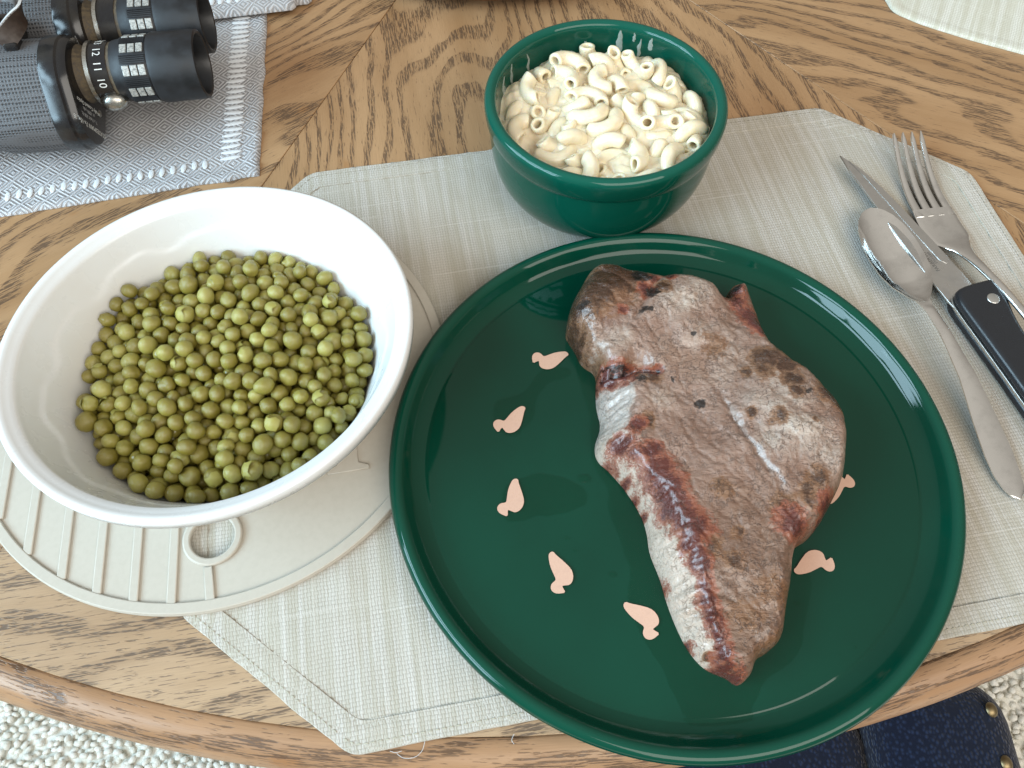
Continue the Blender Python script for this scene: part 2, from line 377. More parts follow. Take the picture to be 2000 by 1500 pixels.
def steak_mat():
    t = T('seared_beef'); o = t.obj(); at = t.n('Attribute', attribute_name='Col', out=0); ms = t.n('Attribute', attribute_name='Mask', out=0)
    t.n('SeparateColor', {0: ms}); sp = t.nt.nodes[-1]; fat, red, sear = sp.outputs[0], sp.outputs[1], sp.outputs[2]
    n1 = t.noise(o, 110.0, 6, .65, .4); n2 = t.noise(o, 420.0, 4, .65); n3 = t.noise(o, 38.0, 4, .6)
    wob = t.n('VectorMath', {0: o, 1: t.n('VectorMath', {0: t.n('TexNoise', {'Vector': o, 'Scale': 160.0, 'Detail': 3.0}, out=1), 'Scale': .004}, operation='SCALE')}, operation='ADD')
    w1 = t.noise(t.vec(wob, (330, 210, 260)), 1.0, 3, .55); w2 = t.noise(t.vec(wob, (120, 200, 160), (3, 1, 2)), 1.0, 4, .6)
    cr1 = t.sm(t.math('ABSOLUTE', t.math('SUBTRACT', w1, .5)), .022, .0); cr2 = t.sm(t.math('ABSOLUTE', t.math('SUBTRACT', w2, .5)), .014, .0)
    crack = t.math('MAXIMUM', t.math('MULTIPLY', cr1, t.sm(n1, .46, .6)), t.math('MULTIPLY', cr2, t.sm(n3, .42, .58)))
    m2 = t.n('Attribute', attribute_name='Mask2', out=0); t.n('SeparateColor', {0: m2}); char = t.nt.nodes[-1].outputs[0]
    nA = t.noise(wob, 240.0, 4, .65); nB = t.noise(t.n('Mapping', {0: wob, 2: (0, 0, .4), 3: (500, 1500, 900)}), 1.0, 3, .6)
    ns = t.math('ADD', t.math('MULTIPLY', t.math('SUBTRACT', nA, .5), 1.3), t.math('MULTIPLY', t.math('SUBTRACT', nB, .5), .8))
    def soft(m): return t.math('MULTIPLY', t.math('ADD', m, ns), t.sm(m, .04, .22))
    sN, rN, kN = soft(sear), soft(red), soft(char)
    brn = t.math('MAXIMUM', red, sear)
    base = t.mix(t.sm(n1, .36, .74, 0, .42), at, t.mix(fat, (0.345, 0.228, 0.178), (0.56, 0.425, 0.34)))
    fine = t.noise(wob, 700.0, 3, .65)
    base = t.mix(t.sm(fine, .45, .7, 0, .45), base, t.mix(fat, (0.195, 0.098, 0.062), (0.45, 0.30, 0.22)))
    base = t.mix(t.math('MULTIPLY', t.sm(n3, .52, .70, 0, .5), t.math('SUBTRACT', 1.0, fat)), base, (0.22, 0.125, 0.08))
    col = t.mix(t.sm(sN, .08, .42, 0, .9), base, (0.205, 0.10, 0.05)); col = t.mix(t.sm(sN, .40, .9, 0, .92), col, (0.052, 0.022, 0.012))
    col = t.mix(t.sm(rN, .10, .5, 0, .92), col, (0.25, 0.075, 0.04)); col = t.mix(t.sm(rN, .48, .95, 0, .9), col, (0.085, 0.018, 0.015))
    col = t.mix(t.sm(kN, .25, .6, 0, .95), col, (0.014, 0.010, 0.009))
    col = t.mix(t.math('MULTIPLY', crack, t.math('SUBTRACT', .62, t.math('MULTIPLY', fat, .4))), col, (0.09, 0.048, 0.032))
    gr = t.noise(t.n('Mapping', {0: wob, 2: (0, 0, .5), 3: (110, 620, 300)}), 1.0, 3, .6)
    h = t.math('SUBTRACT', t.math('ADD', t.math('ADD', t.math('MULTIPLY', n1, .8), t.math('MULTIPLY', nA, .55)), t.math('MULTIPLY', gr, .45)), t.math('MULTIPLY', crack, .32))
    rgh = t.math('SUBTRACT', t.sm(n2, .35, .65, .30, .52), t.math('MULTIPLY', t.math('MAXIMUM', brn, t.math('MULTIPLY', fat, .6)), .16))
    t.bs(Base_Color=col, Roughness=rgh, Normal=t.bump(h, .8, .0018), Coat_Weight=.55, Coat_Roughness=.16)
    t.b.inputs['Subsurface Weight'].default_value = .04; t.b.inputs['Subsurface Radius'].default_value = (.004, .002, .001); t.b.inputs['Subsurface Scale'].default_value = .5
    return t.m
STEAKM = steak_mat()
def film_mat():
    t = T('juice_reflection_film'); nt = t.nt; n = t.noise(t.obj(), 70.0, 4, .6); bmp = t.bump(n, .5, .003)
    tr = t.n('BsdfTransparent', {0: (.90, .95, .92)}); gl = t.n('BsdfGlossy', {0: (1, 1, 1), 'Roughness': .06, 'Normal': bmp})  # tint darkens the plate in place of dark reflections
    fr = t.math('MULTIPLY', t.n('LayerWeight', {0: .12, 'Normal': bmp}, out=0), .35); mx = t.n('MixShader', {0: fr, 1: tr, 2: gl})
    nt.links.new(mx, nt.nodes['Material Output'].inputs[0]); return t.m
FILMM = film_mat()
def carpet_mat():
    t = T('cream_loop_pile'); n = t.noise(t.obj(), 45.0, 3); n2 = t.noise(t.obj(), 700.0, 3)
    t.bs(Base_Color=t.mix(t.sm(n, .3, .7), (0.87, 0.85, 0.79), (0.78, 0.76, 0.68)), Roughness=.95, Normal=t.bump(n2, .6, .002)); t.b.inputs['Specular IOR Level'].default_value = .1
    return t.m
CARPET = carpet_mat()
def navy_mat():
    t = T('navy_woven_upholstery'); v = t.n('TexVoronoi', {'Vector': t.vec(t.obj(), (380, 300, 380)), 'Scale': 1.0, 'Randomness': .8}, feature='F1')
    h = t.sm(v, .1, .6)
    t.bs(Base_Color=t.mix(h, (0.016, 0.026, 0.06), (0.006, 0.009, 0.022)), Roughness=.9, Normal=t.bump(h, .5, -.0015)); t.b.inputs['Specular IOR Level'].default_value = .1; t.b.inputs['Sheen Weight'].default_value = .2
    return t.m
NAVY = navy_mat()

# ------------------------------------------------------------ measured outlines and settled positions
STEAK = [[0.0283,0.2283],[0.0304,0.2401],[0.0354,0.2507],[0.0415,0.2628],[0.0486,0.266],[0.0582,0.2639],[0.0718,0.2595],[0.0799,0.2567],[0.0856,0.2585],[0.095,0.2561],[0.1081,0.2511],[0.1127,0.2417],[0.1147,0.2491],[0.1186,0.2535],[0.1263,0.2532],[0.1282,0.2437],[0.1304,0.2338],[0.1306,0.2232],[0.1317,0.2185],[0.1368,0.2092],[0.1445,0.2016],[0.1548,0.1884],[0.1607,0.1798],[0.1608,0.1686],[0.1592,0.155],[0.1553,0.1419],[0.1513,0.1342],[0.1463,0.1267],[0.1383,0.1158],[0.1303,0.1118],[0.1268,0.1071],[0.124,0.0951],[0.1194,0.0815],[0.1169,0.0705],[0.1111,0.0651],[0.104,0.0619],[0.1011,0.0546],[0.0958,0.0511],[0.092,0.0546],[0.0836,0.0576],[0.0778,0.0639],[0.0732,0.0736],[0.069,0.088],[0.0676,0.0972],[0.0635,0.1091],[0.0635,0.1176],[0.0618,0.1264],[0.0554,0.1392],[0.0475,0.1498],[0.0415,0.1552],[0.0407,0.1635],[0.045,0.1734],[0.0429,0.1835],[0.0429,0.1924],[0.044,0.2046],[0.0362,0.2092],[0.0338,0.2171],[0.0295,0.2252]]
RIDGE = [[0.0624,0.1989],[0.0596,0.1817],[0.0575,0.1641],[0.0544,0.1569],[0.0621,0.1448],[0.0712,0.1299],[0.0774,0.1132],[0.0824,0.0976],[0.0835,0.087],[0.0865,0.0726],[0.0907,0.0589],[0.0958,0.0531]]
SEAM = [[0.0995,0.1811],[0.1056,0.1633],[0.1128,0.1476],[0.1182,0.1375],[0.1214,0.1289]]
FOLD = [[0.0384,0.2002],[0.0497,0.1973],[0.0612,0.1974],[0.0725,0.1957]]
HOLLOW = [[0.0595,0.2332],[0.0535,0.222],[0.0479,0.2157]]
CREASE = [[0.0764,0.2489],[0.0693,0.2367],[0.0625,0.2238]]
LOBES = [[0.1344,0.1634],[0.0498,0.2335],[0.0868,0.1881],[0.0988,0.0697],[0.0889,0.2305],[0.1203,0.2306],[0.0906,0.1203]]
FILM = [[0.0415,0.2342],[0.0324,0.2147],[0.0358,0.1961],[0.0401,0.1754],[0.0379,0.1557],[0.047,0.1396],[0.0462,0.1267],[0.0535,0.1094],[0.055,0.0975],[0.0522,0.0906],[0.0545,0.0749],[0.0645,0.062],[0.0695,0.0455],[0.0747,0.0337],[0.0934,0.0318],[0.1007,0.0377],[0.1074,0.0538],[0.1242,0.0622],[0.1312,0.0818],[0.1376,0.0979],[0.136,0.1146],[0.1096,0.1295],[0.0882,0.1559],[0.0653,0.1842],[0.0634,0.231]]
FILM2 = [[0.0188,0.2099],[0.0107,0.2021],[0.0053,0.1929],[-0.0092,0.1898],[-0.0103,0.1795],[-0.0063,0.1695],[0.0027,0.1681],[0.0104,0.1781],[0.0119,0.1899],[0.0186,0.2006],[0.0293,0.2022],[0.0309,0.2084]]
FILM3 = [[-0.0035,0.1447],[-0.0058,0.1291],[0.0003,0.1228],[0.0099,0.1266],[0.0221,0.1292],[0.0344,0.1318],[0.0372,0.1396],[0.0276,0.1475],[0.0126,0.1488]]
SPOTS = [[0.0535,0.2534,0.00499,0,1.0],[0.0459,0.251,0.00458,0,1.0],[0.0437,0.2441,0.00458,0,1.0],[0.0387,0.2372,0.00374,0,1.0],[0.0362,0.2316,0.0025,2,0.7],[0.0338,0.2272,0.0025,0,1.0],[0.035,0.2142,0.00291,0,1.0],[0.0503,0.2476,0.00374,0,1.0],[0.0617,0.25,0.00374,0,1.0],[0.0673,0.2511,0.00374,2,1.0],[0.069,0.2488,0.0025,2,1.0],[0.0522,0.2328,0.00624,4,1.0],[0.0488,0.2218,0.00499,5,1.0],[0.0564,0.2273,0.00166,1,1.0],[0.0737,0.2489,0.00208,1,1.0],[0.0823,0.2512,0.00233,1,1.0],[0.0693,0.2408,0.00333,1,1.0],[0.0728,0.2385,0.00291,2,1.0],[0.0777,0.242,0.00283,0,1.0],[0.0673,0.2274,0.00183,2,1.0],[0.0709,0.2274,0.00116,2,1.0],[0.0335,0.1976,0.0025,1,1.0],[0.0404,0.1956,0.00316,1,1.0],[0.049,0.1946,0.00349,1,1.0],[0.0559,0.1946,0.00316,1,1.0],[0.0596,0.1967,0.0025,0,1.0],[0.0635,0.1916,0.00299,2,0.6],[0.0688,0.1927,0.00283,0,1.0],[0.0886,0.2319,0.00458,3,1.0],[0.0527,0.2122,0.00582,3,1.0],[0.0436,0.2079,0.00374,3,1.0],[0.1286,0.1724,0.0079,3,1.0],[0.1307,0.1602,0.00541,3,1.0],[0.1189,0.1537,0.00499,3,1.0],[0.0719,0.1788,0.00582,3,0.6],[0.0962,0.2421,0.00499,3,0.7],[0.1185,0.2433,0.00333,1,1.0],[0.1192,0.245,0.0025,2,0.6],[0.1166,0.2365,0.00333,1,1.0],[0.1219,0.2287,0.00416,1,1.0],[0.1245,0.2222,0.00374,1,1.0],[0.1256,0.2179,0.00233,1,1.0],[0.122,0.2,0.00333,0,1.0],[0.1279,0.199,0.00416,0,1.0],[0.1342,0.195,0.00416,0,1.0],[0.1236,0.1939,0.00499,0,0.6],[0.1344,0.186,0.00333,0,1.0],[0.134,0.1791,0.0025,0,1.0],[0.1398,0.1782,0.00208,2,0.6],[0.1502,0.1792,0.00416,0,1.0],[0.1544,0.1744,0.00333,0,1.0],[0.1249,0.1648,0.00291,0,1.0],[0.1204,0.1629,0.00116,0,1.0],[0.112,0.1685,0.00166,0,1.0],[0.1404,0.163,0.00116,0,1.0],[0.0903,0.176,0.00216,2,1.0],[0.0782,0.1907,0.00083,2,1.0],[0.1139,0.1929,0.0015,0,1.0],[0.0911,0.214,0.001,2,1.0],[0.1011,0.2082,0.00499,0,0.45],[0.0589,0.1645,0.00291,1,1.0],[0.064,0.1664,0.0025,0,1.0],[0.0644,0.1508,0.00366,1,1.0],[0.0668,0.1419,0.00516,1,1.0],[0.0709,0.1333,0.00516,1,1.0],[0.0578,0.1508,0.00333,1,0.8],[0.0516,0.1562,0.00349,1,1.0],[0.0444,0.1462,0.00416,1,1.0],[0.0419,0.1436,0.00216,2,0.6],[0.0748,0.1248,0.00416,1,1.0],[0.0946,0.1317,0.00333,0,0.5],[0.137,0.1361,0.00333,0,1.0],[0.1312,0.131,0.00333,0,1.0],[0.1319,0.1259,0.00166,0,1.0],[0.142,0.1251,0.00416,1,1.0],[0.0538,0.141,0.002,1,1.0],[0.0563,0.1327,0.0024,1,1.0],[0.0596,0.1262,0.0016,1,1.0],[0.0689,0.1369,0.0048,1,1.0],[0.0712,0.1287,0.004,1,1.0],[0.0722,0.123,0.004,1,1.0],[0.0769,0.1175,0.0048,1,1.0],[0.081,0.1136,0.0048,1,1.0],[0.0824,0.1067,0.0048,0,1.0],[0.0778,0.1051,0.0024,1,1.0],[0.0815,0.0991,0.0032,1,1.0],[0.0647,0.0917,0.0032,1,1.0],[0.0613,0.0946,0.002,1,1.0],[0.0658,0.0881,0.0016,1,1.0],[0.083,0.0874,0.002,1,1.0],[0.0831,0.0824,0.0028,1,1.0],[0.0844,0.0754,0.0024,1,1.0],[0.087,0.0686,0.0024,1,1.0],[0.0877,0.0632,0.0028,1,1.0],[0.0881,0.0566,0.00304,1,1.0],[0.0917,0.0527,0.00304,1,1.0],[0.0935,0.0508,0.0016,2,0.7],[0.0898,0.0488,0.0016,1,1.0],[0.0961,0.0992,0.0032,0,0.7],[0.0971,0.1113,0.0024,0,0.5],[0.1207,0.1232,0.004,0,1.0],[0.124,0.1161,0.0048,1,1.0],[0.1251,0.1138,0.0032,1,1.0],[0.1311,0.1305,0.0032,0,1.0],[0.139,0.1355,0.0032,0,1.0],[0.1325,0.1257,0.002,0,1.0],[0.1393,0.1178,0.0024,1,1.0],[0.1397,0.1233,0.0024,0,1.0],[0.0994,0.1121,0.0016,0,1.0],[0.1118,0.0875,0.0056,0,0.45],[0.0994,0.0769,0.0056,0,0.4],[0.0763,0.0668,0.00144,1,1.0],[0.0827,0.0625,0.00112,0,1.0]]
DUCK = [[-0.00453,-0.00906],[-0.00418,-0.00717],[-0.00441,-0.00262],[-0.00428,0.00212],[-0.00289,0.00464],[-0.00086,0.00613],[0.00114,0.0064],[0.00261,0.00516],[0.00388,0.00415],[0.00463,0.00466],[0.00538,0.00716],[0.00793,0.00513],[0.00864,0.00323],[0.0081,0.00171],[0.00648,0.00084],[0.00445,0.0012],[0.00334,0.00064],[0.00231,-0.00184],[0.00078,-0.00527],[-0.00181,-0.00869],[-0.00314,-0.00945]]
PEAS = [[2375,-5846,2753,480],[-643,-6003,2321,472],[2697,-4652,3012,460],[-6109,-3276,2568,480],[-3201,-572,3026,473],[1343,-6721,2312,445],[527,-6081,2436,443],[3292,1127,3009,480],[-5653,-1669,2830,462],[3374,-1011,2971,460],[-2928,-5410,2561,434],[-2814,-4547,2491,443],[1503,-6064,2857,427],[-4710,-5036,2385,436],[3066,-3553,3045,440],[2375,-1713,3338,444],[775,-1390,3222,448],[-493,-4020,3119,428],[-5233,-3566,2508,448],[-2764,-6494,2702,417],[-2700,4568,2980,480],[-2140,-2751,3082,436],[-1851,-6866,2814,415],[-2446,2688,2963,467],[-3912,779,3026,453],[3923,-3627,3021,422],[5223,-3417,2474,431],[6684,1580,2389,463],[2093,-299,3364,435],[-2905,-3896,3051,422],[-798,-1891,2798,431],[-1584,3766,3105,460],[-164,-2765,2784,422],[-2731,70,3454,431],[-449,-4836,2308,429],[-1124,-6873,2451,398],[1076,-5372,3023,404],[5432,-4201,2259,409],[-2163,-4046,2712,408],[6397,121,2828,428],[4282,-4281,2566,406],[39,-1913,2915,416],[2985,-1781,2695,447],[380,-246,3197,423],[2159,-6522,2241,398],[640,4028,3014,449],[5105,-2125,2882,410],[2826,-23,3024,421],[4873,2669,2781,437],[3009,-5584,2208,399],[-4033,2084,3003,437],[-814,-4821,3041,392],[-1631,-3474,2891,398],[-1849,333,3424,417],[2573,-2517,2807,405],[-3890,-5690,2280,394],[1122,146,3189,418],[-4062,-4526,2276,396],[6020,-3022,2846,400],[4746,-2715,2418,422],[-6059,-2431,2797,398],[3536,-4318,2843,392],[533,2288,3386,419],[3821,-5545,2028,436],[1590,-4589,2303,425],[-2533,-1417,2858,410],[-429,3579,2986,429],[4088,-286,2995,407],[-5265,1642,2834,420],[-2172,-214,2895,411],[2286,-3534,2703,412],[1490,1170,2985,420],[910,-3897,2312,462],[-3515,-2736,2974,394],[731,-3446,3006,386],[4968,687,2928,411],[1233,-2649,2881,395],[-3416,-1645,2691,465],[6323,3030,2616,424],[-425,-86,3058,412],[4751,-4935,2198,399],[-4314,-3527,2362,390],[-4226,-1528,2934,392],[2217,761,2908,417],[-862,-731,2847,396],[2536,-6087,1669,416],[-1265,4616,3093,424],[-3575,4642,2678,450],[477,-6855,2185,373],[4406,-5506,2579,370],[5069,-803,2900,390],[-1160,-5734,2920,365],[4453,1826,2679,406],[1623,-1316,3162,406],[4,-7109,2682,359],[-5521,3152,2759,417],[-3461,1486,2850,407],[-1962,-5364,2775,366],[1229,4903,2726,431],[4120,-2067,2958,379],[11,4721,3031,421],[-4418,-757,2923,404],[-1357,-2531,3002,381],[176,-3868,2706,374],[-2869,-2242,2970,394],[1353,2385,3039,401],[4195,5488,2364,416],[2818,2702,2928,407],[-4756,-4226,2420,375],[5188,1407,2486,464],[-5224,-2369,2629,385],[267,1326,3188,398],[1975,3036,2941,402],[-5770,4235,2889,403],[-6587,2549,2671,399],[6642,-1900,2285,381],[1968,4075,3011,402],[6328,-790,2335,385],[-4723,13,2750,424],[1893,-2797,2406,433],[3478,-2423,2806,371],[-850,-3287,2936,408],[-1305,-194,3183,379],[2114,1542,3322,381],[-2521,-3322,2587,412],[871,1752,2836,421],[-829,2865,2965,390],[3783,-4813,2331,363],[1239,3371,2885,409],[6877,646,2371,418],[-4488,-2370,2772,365],[-3203,2245,2811,388],[1403,-3356,2691,363],[4021,2335,3089,380],[6901,-180,2272,380],[-5487,-94,2396,428],[3243,4014,2860,395],[152,540,3134,399],[-6233,-459,2526,369],[4122,-955,2496,430],[-1087,5769,2951,400],[926,-4638,2765,388],[4673,-1461,2816,385],[5426,3997,2053,443],[4649,55,2498,419],[-2398,3611,2828,414],[-1612,2938,2962,381],[5513,-1093,2354,371],[3945,3821,2432,451],[1819,-4110,2862,348],[1063,-638,2874,431],[-4713,881,2721,414],[4097,560,2794,388],[551,-2424,2485,427],[-1190,1197,3090,369],[-4006,5680,2452,412],[-4465,3942,3018,378],[414,5547,3034,388],[4286,-3399,2311,411],[-2310,5891,2899,388],[3339,5086,2318,416],[-4766,-2908,2344,378],[-6784,1020,2220,399],[2550,3803,2538,398],[-1803,-1166,2897,356],[-3309,2899,3171,368],[541,6876,2327,409],[-6087,502,2303,426],[2938,5632,2744,386],[-5033,2587,2415,410],[-6265,3428,2797,378],[-6614,1873,2250,399],[2519,-940,3111,375],[1871,-1919,2711,388],[-1278,-5114,2396,456],[-1004,470,2874,414],[-1272,2426,2482,400],[5339,412,2264,398],[-6844,187,2208,407],[-438,1041,2978,392],[6343,-2623,2233,400],[-2720,1204,2847,389],[18,-5486,2160,387],[5975,1310,2699,357],[4784,3689,2745,365],[2283,-5053,2360,411],[-1493,-5915,2271,388],[-3473,-3996,2442,419],[-5429,626,2687,352],[5938,-1799,2229,336],[3067,-4540,2234,411],[1342,6770,2324,404],[2100,4837,2869,385],[3911,-2438,2237,346],[-2269,-5628,2169,365],[-6004,1371,2316,395],[2107,6582,2309,388],[-2023,-4738,2370,383],[3682,2014,2485,386],[-248,1890,3046,379],[-6867,-574,2192,357],[1149,-1928,2790,341],[3502,74,2528,426],[-4827,3316,3022,345],[-6090,2970,2139,445],[-668,4870,2542,428],[6047,-3302,2159,345],[308,-4509,2294,402],[5428,-324,2443,365],[5707,2623,2265,364],[-3001,5401,2727,443],[-2478,1892,2827,342],[3408,5991,2254,383],[-1953,1041,3002,416],[1561,-5394,2393,392],[-4861,-1696,2517,390],[2338,1525,2558,418],[-5054,-827,2395,426],[3934,1244,2365,438],[-3989,-2769,2319,416],[-4333,2825,2750,405],[3808,3021,2745,419],[96,-1111,2828,388],[6436,2361,2177,385],[-3901,-186,2737,379],[2319,5757,2256,414],[-3203,3911,2427,410],[4766,-3926,2165,320],[4697,4961,2081,367],[-2214,5265,2403,418],[5192,3250,2304,381],[-2124,-2043,2755,346],[6065,-85,2092,407],[-1519,-462,2479,407],[3259,-5752,1533,342],[3006,1992,2761,347],[-653,6280,2511,403],[-4152,-5133,1728,434],[-4127,-1924,2202,446],[2766,4567,2562,398],[1578,6026,2365,384],[5513,-3595,1682,434],[-2742,-305,2357,383],[3999,4693,2096,385],[-3266,-2398,2304,398],[287,3354,2658,393],[4938,-4389,1654,397],[-4478,4577,2581,394],[-5381,-4154,1982,357],[-388,5587,2708,363],[-329,-4087,2264,335],[3214,3408,2355,397],[-1618,1744,2772,395],[-47,2653,2895,425],[-2005,-1513,2291,373],[-1178,6846,2382,386],[-3721,-845,2382,392],[-1285,-1319,2389,388],[6574,-507,1641,405],[6488,-1321,1748,425],[-5491,-2877,2128,381],[5553,-2677,2299,398],[920,5612,2439,397],[-4008,3968,2389,402],[-2646,6538,2629,390],[-5754,-745,2073,351],[-975,4052,2513,437],[-406,-3357,2263,405],[-2124,-6426,2127,447],[1332,4095,2495,419],[-1900,6652,2286,372],[-240,-5910,1592,367],[-5235,4474,2318,416],[2081,2172,2919,368],[-894,-2685,2353,432],[-1051,-4240,2494,441],[817,764,2749,402],[5826,-772,1709,418],[5846,1901,2293,374],[-4450,1585,2546,359],[-3291,-3198,2361,407],[250,5152,2346,424],[-1675,5909,2393,425],[3287,-5051,1681,385],[3038,701,2295,391],[-6590,-2051,2330,406],[3232,2615,2232,410],[-507,-1220,2326,409],[4485,-1984,2319,363],[-814,1624,2508,448],[-107,4375,2362,342],[-405,-6808,2124,396],[-2059,2247,2284,433],[4949,2142,2179,369],[1825,-719,2789,328],[3473,-3126,2370,457],[-5754,2141,2374,418],[2915,-3756,2253,394],[-1638,-4175,1887,415],[166,-1563,2240,358]]
